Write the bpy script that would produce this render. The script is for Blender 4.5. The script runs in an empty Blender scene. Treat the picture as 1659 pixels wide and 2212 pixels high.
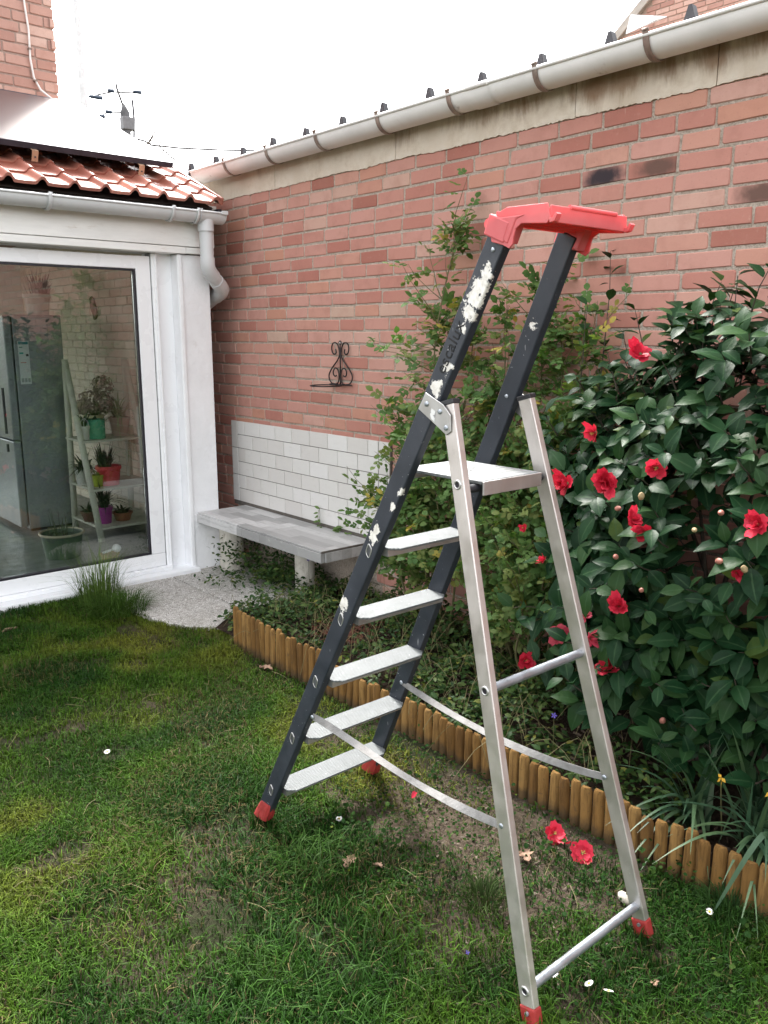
import bpy, math, random
import numpy as np
from mathutils import Vector, Matrix, Euler

S = bpy.context.scene
rad = math.radians
rnd = random.Random(11)
npr = np.random.RandomState(5)

# ------------------------------------------------------------------ camera
CAM_POS = Vector((0.0, 0.0, 1.6))
PITCH = math.atan(381.0 / 1810.0)
YAW = rad(40.76)                      # forward lies this far right of +Y
FWD = Vector((math.sin(YAW) * math.cos(PITCH), math.cos(YAW) * math.cos(PITCH), -math.sin(PITCH)))
RGT = Vector((math.cos(YAW), -math.sin(YAW), 0))
UPV = RGT.cross(FWD)
cam_d = bpy.data.cameras.new('camera')
cam = bpy.data.objects.new('camera', cam_d)
S.collection.objects.link(cam)
M3 = Matrix((RGT, UPV, -FWD)).transposed()
cam.matrix_world = Matrix.Translation(CAM_POS) @ M3.to_4x4()
cam_d.sensor_fit = 'HORIZONTAL'
cam_d.sensor_width = 36
cam_d.lens = 36 * 1810 / 1659
cam_d.clip_start = 0.02
cam_d.clip_end = 500
S.camera = cam
S.cycles.use_denoising = True
S.cycles.max_bounces = 8
S.cycles.transparent_max_bounces = 16
S.cycles.caustics_reflective = False
S.cycles.caustics_refractive = False

# ------------------------------------------------------------------ sky, sun, exposure
SUN_AZ = rad(24)                      # from +Y towards +X: behind the house
SUN_EL = rad(52)
wd = bpy.data.worlds.new('World')
S.world = wd
wd.use_nodes = True
wn = wd.node_tree.nodes
wl = wd.node_tree.links
wn.clear()
wo = wn.new('ShaderNodeOutputWorld')
bg = wn.new('ShaderNodeBackground')
sky = wn.new('ShaderNodeTexSky')
sky.sky_type = 'NISHITA'
sky.sun_disc = False
sky.sun_elevation = SUN_EL
sky.sun_rotation = SUN_AZ
sky.air_density = 1.0
sky.dust_density = 4.0
sky.ozone_density = 1.0
hs = wn.new('ShaderNodeHueSaturation')
hs.inputs['Saturation'].default_value = 0.10
wl.new(sky.outputs[0], hs.inputs['Color'])
wl.new(hs.outputs[0], bg.inputs['Color'])
bg.inputs['Strength'].default_value = 0.15
wl.new(bg.outputs[0], wo.inputs['Surface'])
sun_d = bpy.data.lights.new('sun', 'SUN')
sun_d.energy = 1.5
sun_d.angle = rad(12)
sun_d.color = (1.0, 0.95, 0.88)
sun = bpy.data.objects.new('sun', sun_d)
S.collection.objects.link(sun)
sdir = Vector((math.sin(SUN_AZ) * math.cos(SUN_EL), math.cos(SUN_AZ) * math.cos(SUN_EL), math.sin(SUN_EL)))
sun.rotation_euler = sdir.to_track_quat('Z', 'Y').to_euler()
sun.location = (0, 0, 12)
S.view_settings.view_transform = 'Standard'
S.view_settings.look = 'None'
S.view_settings.exposure = 2.42
S.view_settings.gamma = 1.0

# ------------------------------------------------------------------ helpers
COL = S.collection
WLOC = {}


def thing(name, label, cat, loc=(0, 0, 0), group=None):
    o = bpy.data.objects.new(name, None)
    o.empty_display_size = 0.1
    COL.objects.link(o)
    o.location = loc
    WLOC[o] = Vector(loc)
    tag(o, label, cat, group)
    return o


def tag(o, label=None, cat=None, group=None, kind=None):
    if label:
        o['label'] = label
    if cat:
        o['category'] = cat
    if group:
        o['group'] = group
    if kind:
        o['kind'] = kind
    return o


def put(name, me, parent=None, loc=(0, 0, 0), rot=None, mat=None):
    """link shared mesh data at a world location"""
    o = bpy.data.objects.new(name, me)
    COL.objects.link(o)
    loc = Vector(loc)
    if parent is not None:
        o.parent = parent
        o.location = loc - WLOC[parent]
    else:
        o.location = loc
    WLOC[o] = loc
    if rot is not None:
        o.rotation_mode = 'QUATERNION'
        o.rotation_quaternion = rot
    if mat is not None:
        me.materials.clear()
        me.materials.append(mat)
    return o


class MB:
    def __init__(s):
        s.v = []
        s.f = []

    def add(s, vs, fs):
        n = len(s.v)
        s.v += [tuple(p) for p in vs]
        s.f += [tuple(i + n for i in f) for f in fs]
        return s

    def box(s, x0, x1, y0, y1, z0, z1):
        return s.add([(x0, y0, z0), (x1, y0, z0), (x1, y1, z0), (x0, y1, z0), (x0, y0, z1), (x1, y0, z1), (x1, y1, z1), (x0, y1, z1)],
                     [(3, 2, 1, 0), (4, 5, 6, 7), (0, 1, 5, 4), (1, 2, 6, 5), (2, 3, 7, 6), (3, 0, 4, 7)])

    def beam(s, p0, p1, side, w, t, w1=None, t1=None):
        """box from p0 to p1; w across 'side', t across the third axis"""
        p0, p1, side = Vector(p0), Vector(p1), Vector(side)
        ax = (p1 - p0).normalized()
        a = (side - ax * side.dot(ax)).normalized()
        b = ax.cross(a)
        w1 = w if w1 is None else w1
        t1 = t if t1 is None else t1
        vs = []
        for p, ww, tt in ((p0, w, t), (p1, w1, t1)):
            for i, j in ((-1, -1), (1, -1), (1, 1), (-1, 1)):
                vs.append(p + a * (i * ww / 2) + b * (j * tt / 2))
        return s.add(vs, [(3, 2, 1, 0), (4, 5, 6, 7), (0, 1, 5, 4), (1, 2, 6, 5), (2, 3, 7, 6), (3, 0, 4, 7)])

    def tube(s, pts, r, n=8, cap=True, closed=False):
        pts = [Vector(p) for p in pts]
        m = len(pts)
        rs = r if isinstance(r, (list, tuple)) else [r] * m
        prev = None
        vs = []
        for i, p in enumerate(pts):
            if closed:
                t = pts[(i + 1) % m] - pts[i - 1]
            else:
                t = pts[min(i + 1, m - 1)] - pts[max(i - 1, 0)]
            if t.length < 1e-9:
                t = Vector((0, 0, 1))
            t.normalize()
            if prev is None:
                u = t.orthogonal().normalized()
            else:
                u = (prev - t * prev.dot(t))
                u = u.normalized() if u.length > 1e-6 else t.orthogonal().normalized()
            prev = u
            w = t.cross(u)
            for k in range(n):
                a = 2 * math.pi * k / n
                vs.append(p + (u * math.cos(a) + w * math.sin(a)) * rs[i])
        fs = []
        for i in range(m if closed else m - 1):
            j = (i + 1) % m
            for k in range(n):
                fs.append((i * n + k, i * n + (k + 1) % n, j * n + (k + 1) % n, j * n + k))
        if cap and not closed:
            fs.append(tuple(range(n - 1, -1, -1)))
            fs.append(tuple((m - 1) * n + k for k in range(n)))
        return s.add(vs, fs)

    def prism(s, poly, off):
        """poly: 3D outline, extruded by off"""
        off = Vector(off)
        n = len(poly)
        a = [Vector(p) for p in poly]
        nrm = Vector((0, 0, 0))
        for i in range(n):
            nrm += a[i].cross(a[(i + 1) % n])
        if nrm.dot(off) > 0:
            a = a[::-1]
        b = [p + off for p in a]
        fs = [tuple(range(n)), tuple(range(2 * n - 1, n - 1, -1))]
        for i in range(n):
            j = (i + 1) % n
            fs.append((i, i + n, j + n, j))
        return s.add(a + b, [f[::-1] for f in fs] if False else fs)

    def lathe(s, prof, c, n=20, axis='Z', cap0=True, cap1=False):
        """prof: list of (r, h) from c along axis"""
        c = Vector(c)
        vs = []
        for r, h in prof:
            for k in range(n):
                a = 2 * math.pi * k / n
                if axis == 'Z':
                    vs.append(c + Vector((r * math.cos(a), r * math.sin(a), h)))
                elif axis == 'X':
                    vs.append(c + Vector((h, r * math.cos(a), r * math.sin(a))))
                else:
                    vs.append(c + Vector((r * math.sin(a), h, r * math.cos(a))))
        fs = []
        for i in range(len(prof) - 1):
            for k in range(n):
                fs.append((i * n + k, i * n + (k + 1) % n, (i + 1) * n + (k + 1) % n, (i + 1) * n + k))
        if cap0:
            fs.append(tuple(range(n - 1, -1, -1)))
        if cap1:
            m = len(prof) - 1
            fs.append(tuple(m * n + k for k in range(n)))
        return s.add(vs, fs)

    def mesh(s, name, mat=None, smooth=False, org=None):
        me = bpy.data.meshes.new(name)
        vs = s.v if org is None else [(p[0] - org[0], p[1] - org[1], p[2] - org[2]) for p in s.v]
        me.from_pydata(vs, [], s.f)
        if mat:
            me.materials.append(mat)
        if smooth:
            me.polygons.foreach_set('use_smooth', [True] * len(me.polygons))
        me.update()
        return me

    def build(s, name, mat, parent=None, smooth=False, bev=0.0, seg=2, auto=False):
        a = np.array(s.v)
        c = (a.min(0) + a.max(0)) / 2
        if parent is None:
            c[2] = a[:, 2].min()
        me = s.mesh(name, mat, smooth, c)
        o = put(name, me, parent, c)
        if bev > 0:
            md = o.modifiers.new('bevel', 'BEVEL')
            md.width = bev
            md.segments = seg
            md.limit_method = 'ANGLE'
            md.angle_limit = rad(35)
        if auto:
            try:
                me.set_sharp_from_angle(angle=rad(40))
            except Exception:
                pass
        return o


def B(x0, x1, y0, y1, z0, z1):
    return MB().box(x0, x1, y0, y1, z0, z1)


# ------------------------------------------------------------------ materials
class NT:
    def __init__(s, name):
        s.m = bpy.data.materials.new(name)
        s.m.use_nodes = True
        s.t = s.m.node_tree
        s.n = s.t.nodes
        s.n.clear()
        s.out = s.n.new('ShaderNodeOutputMaterial')
        s.p = s.n.new('ShaderNodeBsdfPrincipled')
        s.L(s.p.outputs[0], s.out.inputs['Surface'])

    def L(s, a, b):
        s.t.links.new(a, b)

    def new(s, typ, ins=None, **kw):
        n = s.n.new(typ)
        for k, v in kw.items():
            setattr(n, k, v)
        for k, v in (ins or {}).items():
            if hasattr(v, 'is_output') or isinstance(v, bpy.types.NodeSocket):
                s.L(v, n.inputs[k])
            else:
                n.inputs[k].default_value = v
        return n

    def pos(s, scale=None):
        g = s.new('ShaderNodeNewGeometry').outputs['Position']
        if scale is not None:
            return s.new('ShaderNodeVectorMath', {0: g, 1: scale}, operation='MULTIPLY').outputs[0]
        return g

    def noise(s, scale, detail=4, rough=0.6, vec=None, dist=0.0):
        n = s.new('ShaderNodeTexNoise', {'Scale': scale, 'Detail': detail, 'Roughness': rough, 'Distortion': dist})
        s.L(vec if vec is not None else s.pos(), n.inputs['Vector'])
        return n.outputs['Fac']

    def ramp(s, fac, stops):
        r = s.new('ShaderNodeValToRGB')
        el = r.color_ramp.elements
        while len(el) > 1:
            el.remove(el[-1])
        el[0].position = stops[0][0]
        el[0].color = c4(stops[0][1])
        for p, c in stops[1:]:
            e = el.new(p)
            e.color = c4(c)
        s.L(fac, r.inputs[0])
        return r.outputs[0]

    def mix(s, fac, a, b, blend='MIX'):
        n = s.new('ShaderNodeMix', data_type='RGBA', blend_type=blend)
        for k, v in ((0, fac), (6, a), (7, b)):
            if isinstance(v, bpy.types.NodeSocket):
                s.L(v, n.inputs[k])
            else:
                n.inputs[k].default_value = v if k == 0 else c4(v)
        return n.outputs[2]

    def math(s, op, a, b=None, clamp=False):
        n = s.new('ShaderNodeMath', operation=op, use_clamp=clamp)
        for k, v in ((0, a), (1, b)):
            if v is None:
                continue
            if isinstance(v, bpy.types.NodeSocket):
                s.L(v, n.inputs[k])
            else:
                n.inputs[k].default_value = v
        return n.outputs[0]

    def step(s, fac, lo, hi, a=0.0, b=1.0):
        n = s.new('ShaderNodeMapRange', {0: fac, 1: lo, 2: hi, 3: a, 4: b}, interpolation_type='SMOOTHSTEP')
        return n.outputs[0]

    def bump(s, h, strength=0.4, dist=0.01, base=None):
        b = s.new('ShaderNodeBump', {'Strength': strength, 'Distance': dist, 'Height': h})
        if base is not None:
            s.L(base, b.inputs['Normal'])
        s.L(b.outputs[0], s.p.inputs['Normal'])
        return b.outputs[0]

    def set(s, **kw):
        mp = dict(col='Base Color', rough='Roughness', metal='Metallic', spec='Specular IOR Level', coat='Coat Weight', trans='Transmission Weight', sheen='Sheen Weight', alpha='Alpha')
        for k, v in kw.items():
            i = s.p.inputs[mp[k]]
            if isinstance(v, bpy.types.NodeSocket):
                s.L(v, i)
            else:
                i.default_value = c4(v) if k == 'col' else v
        return s


def c4(c):
    c = tuple(c)
    return c if len(c) == 4 else c + (1.0,)


def plain(name, col, rough=0.5, metal=0.0, vary=0.15, vscale=12, bump=0.0, bscale=60, bdist=0.002, spec=0.5, dirt=None, dscale=6, dlo=0.55, dhi=0.75, stretch=None):
    t = NT(name)
    vec = t.pos(stretch) if stretch else None
    n = t.noise(vscale, 5, 0.6, vec)
    dk = tuple(max(0, c * (1 - vary)) for c in col)
    lt = tuple(min(1, c * (1 + vary)) for c in col)
    c = t.ramp(n, [(0.3, dk), (0.7, lt)])
    if dirt:
        d = t.step(t.noise(dscale, 6, 0.7, vec), dlo, dhi)
        c = t.mix(d, c, dirt)
    r = t.step(t.noise(vscale * 2, 3), 0.3, 0.7, max(0, rough - 0.07), min(1, rough + 0.07))
    t.set(col=c, rough=r, metal=metal, spec=spec)
    if bump:
        t.bump(t.noise(bscale, 5, 0.65, vec), bump, bdist)
    return t.m


def brick_mat(name, use_attr=False, stops=None, spot=None, bright=1.0):
    t = NT(name)
    if use_attr:
        r1 = t.new('ShaderNodeAttribute', attribute_name='rnd').outputs['Fac']
    else:
        r1 = t.new('ShaderNodeObjectInfo').outputs['Random']
    stops = stops or [(0.0, (0.34, 0.13, 0.098)), (0.08, (0.42, 0.172, 0.135)), (0.25, (0.48, 0.225, 0.18)), (0.5, (0.51, 0.258, 0.212)),
                      (0.68, (0.54, 0.29, 0.24)), (0.82, (0.50, 0.24, 0.165)), (0.93, (0.56, 0.325, 0.27)), (1.0, (0.51, 0.35, 0.275))]
    stops = [(p, tuple(min(1, x * bright) for x in c)) for p, c in stops]
    c = t.ramp(r1, stops)
    off = t.new('ShaderNodeVectorMath', {0: t.pos(), 1: (0, 0, 0)}, operation='ADD')
    sc = t.new('ShaderNodeCombineXYZ', {0: t.math('MULTIPLY', r1, 37.0), 1: t.math('MULTIPLY', r1, 91.0), 2: t.math('MULTIPLY', r1, 17.0)}).outputs[0]
    t.L(sc, off.inputs[1])
    v = off.outputs[0]
    n1 = t.noise(9, 5, 0.6, v)
    c = t.mix(t.step(n1, 0.45, 0.75, 0, 0.35), c, (0.30, 0.13, 0.10), 'MIX')
    n2 = t.noise(55, 6, 0.7, v)
    c = t.mix(t.step(n2, 0.55, 0.8, 0, 0.4), c, (0.55, 0.36, 0.29))
    n3 = t.noise(160, 4, 0.6, v)
    c = t.mix(t.step(n3, 0.62, 0.75, 0, 0.5), c, (0.14, 0.06, 0.05))
    # pale vertical lime runs
    n4 = t.noise(1.0, 4, 0.6, t.pos((60, 60, 7)))
    c = t.mix(t.step(n4, 0.68, 0.78, 0, 0.4), c, (0.6, 0.5, 0.44))
    # broad weather staining of the wall, colour only
    n5 = t.noise(1.4, 4, 0.6, t.pos())
    c = t.mix(t.step(n5, 0.35, 0.65, 0.0, 0.25), c, (0.52, 0.29, 0.225))
    if spot:
        for ctr, rx, rz, cc in spot:
            d = t.new('ShaderNodeVectorMath', {0: t.new('ShaderNodeTexCoord').outputs['Object'], 1: ctr}, operation='SUBTRACT').outputs[0]
            d = t.new('ShaderNodeVectorMath', {0: d, 1: (1 / rx, 0.0, 1 / rz)}, operation='MULTIPLY').outputs[0]
            ln = t.new('ShaderNodeVectorMath', {0: d}, operation='LENGTH').outputs['Value']
            ln = t.math('ADD', ln, t.math('MULTIPLY', t.noise(22, 5, 0.65), 0.7))
            c = t.mix(t.step(ln, 0.7, 1.5, 0.95, 0.0), c, cc)
    t.set(col=c, rough=0.85, spec=0.25)
    h = t.math('ADD', t.math('MULTIPLY', n2, 0.6), t.math('MULTIPLY', n3, 0.5))
    t.bump(h, 0.5, 0.003)
    return t.m


def leaf_mat(name, c0, c1, c2, rough=0.4, trans=0.25, attr=True, vein=None, coat=0.0, tcol=None, spec=0.15):
    """leaf with per-leaf variation and some light passing through"""
    t = NT(name)
    if attr:
        r1 = t.new('ShaderNodeAttribute', attribute_name='rnd').outputs['Fac']
    else:
        r1 = t.new('ShaderNodeObjectInfo').outputs['Random']
    c = t.ramp(r1, [(0.0, c0), (0.5, c1), (0.85, c2), (0.95, c2), (1.0, (c2[0] * 2.6, c2[1] * 1.7, c2[2] * 1.1))])
    c = t.mix(t.step(t.noise(40, 4), 0.35, 0.7, 0, 0.35), c, tuple(x * 1.5 for x in c1))
    if vein:
        v = t.new('ShaderNodeAttribute', attribute_name='mid').outputs['Fac']
        c = t.mix(t.step(v, 0.86, 0.97, 0, 0.6), c, vein)
    t.set(col=c, rough=rough, spec=spec)
    if coat:
        t.set(coat=coat)
        t.p.inputs['Coat Roughness'].default_value = 0.25
    t.bump(t.noise(70, 3), 0.25, 0.004)
    tr = t.new('ShaderNodeBsdfTranslucent')
    if tcol:
        tr.inputs['Color'].default_value = c4(tcol)
    else:
        t.L(t.mix(1.0, c, (1.6, 1.7, 0.7), 'MULTIPLY'), tr.inputs['Color'])
    mx = t.new('ShaderNodeMixShader', {0: trans, 1: t.p.outputs[0], 2: tr.outputs[0]})
    t.L(mx.outputs[0], t.out.inputs['Surface'])
    return t.m


def attr_mat(name, rough=0.6, trans=0.2):
    t = NT(name)
    c = t.new('ShaderNodeAttribute', attribute_name='Col').outputs['Color']
    t.set(col=c, rough=rough, spec=0.1)
    tr = t.new('ShaderNodeBsdfTranslucent', {'Color': c})
    mx = t.new('ShaderNodeMixShader', {0: trans, 1: t.p.outputs[0], 2: tr.outputs[0]})
    t.L(mx.outputs[0], t.out.inputs['Surface'])
    return t.m


# shared value noise for laying out plants
_G = {}


def vn(x, y, scale, seed):
    if seed not in _G:
        _G[seed] = np.random.RandomState(seed).rand(64, 64)
    g = _G[seed]
    u = np.asarray(x) * scale + 100
    v = np.asarray(y) * scale + 100
    i = np.floor(u).astype(int)
    j = np.floor(v).astype(int)
    a = u - i
    b = v - j
    a = a * a * (3 - 2 * a)
    b = b * b * (3 - 2 * b)
    f = lambda p, q: g[p % 64, q % 64]
    return (f(i, j) * (1 - a) + f(i + 1, j) * a) * (1 - b) + (f(i, j + 1) * (1 - a) + f(i + 1, j + 1) * a) * b


def project(p):
    """photo-plane coordinates and depth of a world point (used only to rank which pieces show largest)"""
    q = Vector(p) - CAM_POS
    z = q.dot(FWD)
    if z < 0.05:
        return None
    return 829.5 + 1810 * q.dot(RGT) / z, 1106 - 1810 * q.dot(UPV) / z, z


def np_mesh(name, verts, faces_list, mat, cols=None, rndv=None, smooth=True):
    """fast mesh from arrays. faces_list: list of (k,n) index arrays"""
    me = bpy.data.meshes.new(name)
    verts = np.asarray(verts, dtype=np.float32).reshape(-1, 3)
    me.vertices.add(len(verts))
    me.vertices.foreach_set('co', verts.ravel())
    tot = np.concatenate([np.full(len(f), f.shape[1], dtype=np.int32) for f in faces_list])
    idx = np.concatenate([f.ravel() for f in faces_list]).astype(np.int32)
    st = np.concatenate([[0], np.cumsum(tot)[:-1]]).astype(np.int32)
    me.loops.add(len(idx))
    me.loops.foreach_set('vertex_index', idx)
    me.polygons.add(len(tot))
    me.polygons.foreach_set('loop_start', st)
    me.polygons.foreach_set('loop_total', tot)
    me.polygons.foreach_set('use_smooth', np.full(len(tot), bool(smooth)))
    if cols is not None:
        a = me.attributes.new('Col', 'FLOAT_COLOR', 'POINT')
        cc = np.ones((len(verts), 4), dtype=np.float32)
        cc[:, :3] = cols
        a.data.foreach_set('color', cc.ravel())
    if rndv is not None:
        a = me.attributes.new('rnd', 'FLOAT', 'POINT')
        a.data.foreach_set('value', np.asarray(rndv, dtype=np.float32))
    me.materials.append(mat)
    me.update()
    me.validate()
    return me


def blades(base, h, w, head, lean, cols, tipcols=None, curl=0.35):
    """grass blades: 5 vertices each. base (n,3), head angle, lean = sideways/height"""
    n = len(base)
    d = np.stack([np.cos(head), np.sin(head), np.zeros(n)], 1)
    s = np.stack([-np.sin(head), np.cos(head), np.zeros(n)], 1)
    s = s * (w / 2)[:, None]
    up = np.array([0, 0, 1.0])
    mid = base + up * (h * 0.55)[:, None] + d * (h * lean * curl)[:, None]
    tip = base + up * (h * np.clip(1 - 0.35 * lean, 0.25, 1))[:, None] + d * (h * lean)[:, None]
    v = np.empty((n, 5, 3))
    v[:, 0] = base - s
    v[:, 1] = base + s
    v[:, 2] = mid + s * 0.8
    v[:, 3] = mid - s * 0.8
    v[:, 4] = tip
    k = np.arange(n)[:, None] * 5
    q = k + np.array([[0, 1, 2, 3]])
    t = k + np.array([[3, 2, 4]])
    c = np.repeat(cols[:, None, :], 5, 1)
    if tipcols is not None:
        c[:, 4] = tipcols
    return v.reshape(-1, 3), [q, t], c.reshape(-1, 3)
# ================================================================== materials used by the setting
M_mortar = (lambda t: (t.set(col=t.mix(t.step(t.noise(170, 5, 0.7), 0.5, 0.62, 0, 0.6), t.ramp(t.noise(60, 6, 0.7), [(0.3, (0.38, 0.31, 0.245)), (0.5, (0.55, 0.465, 0.39)), (0.72, (0.68, 0.60, 0.52))]), (0.20, 0.15, 0.115)), rough=0.95, spec=0.1),
                       t.bump(t.noise(110, 6, 0.75), 1.0, 0.012), t.m)[-1])(NT('mortar'))
M_brick_i = brick_mat('brick_red_single')
M_brick_a = brick_mat('brick_red_field', True)


def concrete_mat():
    t = NT('stained_concrete')
    c = t.ramp(t.noise(14, 7, 0.7), [(0.3, (0.56, 0.47, 0.37)), (0.55, (0.68, 0.60, 0.50)), (0.75, (0.76, 0.70, 0.62))])
    c = t.mix(t.step(t.noise(90, 5, 0.7), 0.58, 0.72, 0, 0.5), c, (0.62, 0.58, 0.52))
    # rust-brown drip streaks, strongest just below the gutter and fading down
    z = t.new('ShaderNodeSeparateXYZ', {0: t.pos()}).outputs[2]
    run = t.noise(1.0, 6, 0.7, t.pos((20, 7, 1.6)), 0.4)
    hgt = t.step(z, 2.505, 2.60)
    yy_ = t.new('ShaderNodeSeparateXYZ', {0: t.pos()}).outputs[1]
    m = t.step(t.math('ADD', t.math('ADD', run, t.math('MULTIPLY', hgt, 0.28)), t.step(yy_, 2.5, 3.8, 0.0, -0.22)), 0.58, 0.88)
    c = t.mix(t.math('MULTIPLY', m, 0.85), c, (0.24, 0.14, 0.08))
    c = t.mix(t.step(t.noise(3.5, 5, 0.7), 0.45, 0.7, 0, 0.45), c, (0.40, 0.31, 0.22))
    t.set(col=c, rough=0.9, spec=0.2)
    t.bump(t.noise(80, 6, 0.7), 0.5, 0.006)
    return t.m


M_concrete = concrete_mat()
M_white_plaster = plain('white_painted_plaster', (0.87, 0.88, 0.90), 0.75, vary=0.05, vscale=5, bump=0.5, bscale=28, bdist=0.012, dirt=(0.55, 0.53, 0.48), dscale=3.5, dlo=0.62, dhi=0.85)
M_white_board = plain('white_painted_board', (0.86, 0.85, 0.83), 0.6, vary=0.08, vscale=3, bump=0.25, bscale=30, bdist=0.004, dirt=(0.55, 0.48, 0.40), dscale=4, dlo=0.60, dhi=0.82, stretch=(1, 1, 5))
M_pvc_white = plain('white_pvc', (0.88, 0.89, 0.91), 0.3, vary=0.02, vscale=3)
M_pvc_grey = plain('grey_pvc', (0.62, 0.63, 0.64), 0.38, vary=0.06, vscale=6, dirt=(0.33, 0.31, 0.28), dscale=5, dlo=0.62, dhi=0.85)
M_zinc = plain('weathered_grey_gutter', (0.82, 0.80, 0.78), 0.45, vary=0.07, vscale=5, dirt=(0.25, 0.21, 0.17), dscale=9, dlo=0.64, dhi=0.82, bump=0.1, bscale=40)
M_strap = plain('brown_strap', (0.24, 0.17, 0.14), 0.6, vary=0.3, vscale=20, dirt=(0.40, 0.34, 0.28), dlo=0.45, dhi=0.7)
M_gasket = plain('black_rubber', (0.015, 0.013, 0.02), 0.5, vary=0.1)
M_dark_metal = plain('dark_roof_sheet', (0.035, 0.034, 0.04), 0.5, vary=0.2, bump=0.1)
M_frame_black = plain('black_anodised', (0.045, 0.045, 0.06), 0.35, metal=0.4, vary=0.2)
M_copper = plain('bare_metal_hook', (0.55, 0.36, 0.24), 0.45, metal=0.5, vary=0.2)


def tile_mat(name, attr=False):
    t = NT(name)
    r1 = t.new('ShaderNodeAttribute', attribute_name='rnd').outputs['Fac'] if attr else t.new('ShaderNodeObjectInfo').outputs['Random']
    c = t.ramp(r1, [(0, (0.25, 0.08, 0.055)), (0.5, (0.33, 0.115, 0.08)), (1, (0.41, 0.165, 0.115))])
    c = t.mix(t.step(t.noise(25, 6, 0.7), 0.5, 0.75, 0, 0.5), c, (0.24, 0.10, 0.08))
    c = t.mix(t.step(t.noise(70, 5, 0.7), 0.6, 0.72, 0, 0.6), c, (0.16, 0.13, 0.09))
    t.set(col=c, rough=t.step(t.noise(12, 5), 0.3, 0.7, 0.34, 0.55), spec=0.5)
    t.bump(t.noise(120, 4), 0.15, 0.003)
    return t.m


M_tile = tile_mat('clay_roof_tile')
M_tile_a = tile_mat('clay_roof_tile_far', True)


def glass_mat(name, tint=(0.93, 0.97, 0.95), ior=1.5):
    t = NT(name)
    t.n.remove(t.p)
    fr = t.new('ShaderNodeFresnel', {'IOR': ior})
    gl = t.new('ShaderNodeBsdfGlossy', {'Roughness': 0.005, 'Color': (1, 1, 1, 1)})
    tr = t.new('ShaderNodeBsdfTransparent', {'Color': c4(tint)})
    f = t.math('MULTIPLY', fr.outputs[0], 3.0, True)
    mx = t.new('ShaderNodeMixShader', {0: f, 1: tr.outputs[0], 2: gl.outputs[0]})
    t.L(mx.outputs[0], t.out.inputs['Surface'])
    return t.m


M_glass = glass_mat('door_glass')


def ground_mat():
    t = NT('lawn_soil')
    c = t.ramp(t.noise(5, 7, 0.7), [(0.3, (0.040, 0.030, 0.021)), (0.5, (0.075, 0.057, 0.041)), (0.72, (0.13, 0.10, 0.075))])
    c = t.mix(t.step(t.noise(45, 6, 0.7), 0.5, 0.7, 0, 0.45), c, (0.11, 0.09, 0.06))
    c = t.mix(t.step(t.noise(2.2, 5, 0.65), 0.40, 0.62, 0.85, 0.0), c, (0.018, 0.030, 0.008))
    d = t.new('ShaderNodeVectorMath', {0: t.pos(), 1: (1.80, 1.62, 0.0)}, operation='SUBTRACT').outputs[0]
    d = t.new('ShaderNodeVectorMath', {0: d, 1: (2.4, 1.35, 0.0)}, operation='MULTIPLY').outputs[0]
    ln = t.math('ADD', t.new('ShaderNodeVectorMath', {0: d}, operation='LENGTH').outputs['Value'], t.math('MULTIPLY', t.noise(4, 5), 0.8))
    worn = t.ramp(t.noise(24, 7, 0.75), [(0.3, (0.05, 0.038, 0.028)), (0.5, (0.11, 0.083, 0.060)), (0.7, (0.17, 0.135, 0.10))])
    c = t.mix(t.step(ln, 0.9, 1.6, 0.95, 0.0), c, worn)
    t.set(col=c, rough=0.95, spec=0.15)
    t.bump(t.noise(38, 8, 0.75), 1.0, 0.03)
    return t.m


M_ground = ground_mat()
M_bed = (lambda t: (t.set(col=t.ramp(t.noise(30, 7, 0.75), [(0.3, (0.02, 0.014, 0.010)), (0.55, (0.05, 0.034, 0.024)), (0.75, (0.10, 0.065, 0.045))]), rough=0.95, spec=0.1),
                    t.bump(t.noise(30, 8, 0.8), 1.0, 0.04), t.m)[-1])(NT('bed_soil'))


def pebble_mat():
    t = NT('exposed_pebble_concrete')
    v = t.new('ShaderNodeTexVoronoi', {'Scale': 85.0, 'Vector': t.pos()})
    e = t.new('ShaderNodeTexVoronoi', {'Scale': 85.0, 'Vector': t.pos()}, feature='DISTANCE_TO_EDGE')
    rc = t.new('ShaderNodeSeparateColor', {0: v.outputs['Color']}).outputs[0]
    c = t.ramp(rc, [(0, (0.42, 0.39, 0.35)), (0.25, (0.62, 0.59, 0.55)), (0.7, (0.74, 0.71, 0.68)), (1, (0.82, 0.80, 0.77))])
    edge = t.step(e.outputs['Distance'], 0.02, 0.12)
    c = t.mix(edge, (0.27, 0.25, 0.22), c)
    c = t.mix(t.step(t.noise(3, 5), 0.5, 0.75, 0, 0.35), c, (0.25, 0.23, 0.19))
    t.set(col=c, rough=0.8, spec=0.3)
    t.bump(edge, 0.9, 0.006)
    return t.m


M_pebble = pebble_mat()

# ================================================================== ground sheet
gv, gf = [], []
xs = [-120, -40, -12, -6] + [round(-3 + 0.12 * i, 3) for i in range(54)] + [6, 14, 40, 120]
ys = [-120, -40, -12, -6] + [round(-3 + 0.12 * i, 3) for i in range(80)] + [9, 14, 40, 120]
for j, y in enumerate(ys):
    for i, x in enumerate(xs):
        near = -2.9 < x < 3.3 and -2.9 < y < 6.4
        h = (float(vn(x, y, 1.1, 3)) - 0.5) * 0.05 + (float(vn(x, y, 4.0, 4)) - 0.5) * 0.018 if near else 0.0
        if 0.9 < y < 5.4 and x > 1.9:
            h *= 0.4
        gv.append((x, y, h - 0.012))
nx = len(xs)
for j in range(len(ys) - 1):
    for i in range(nx - 1):
        gf.append((j * nx + i, j * nx + i + 1, (j + 1) * nx + i + 1, (j + 1) * nx + i))
me = bpy.data.meshes.new('lawn')
me.from_pydata(gv, [], gf)
me.materials.append(M_ground)
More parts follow.
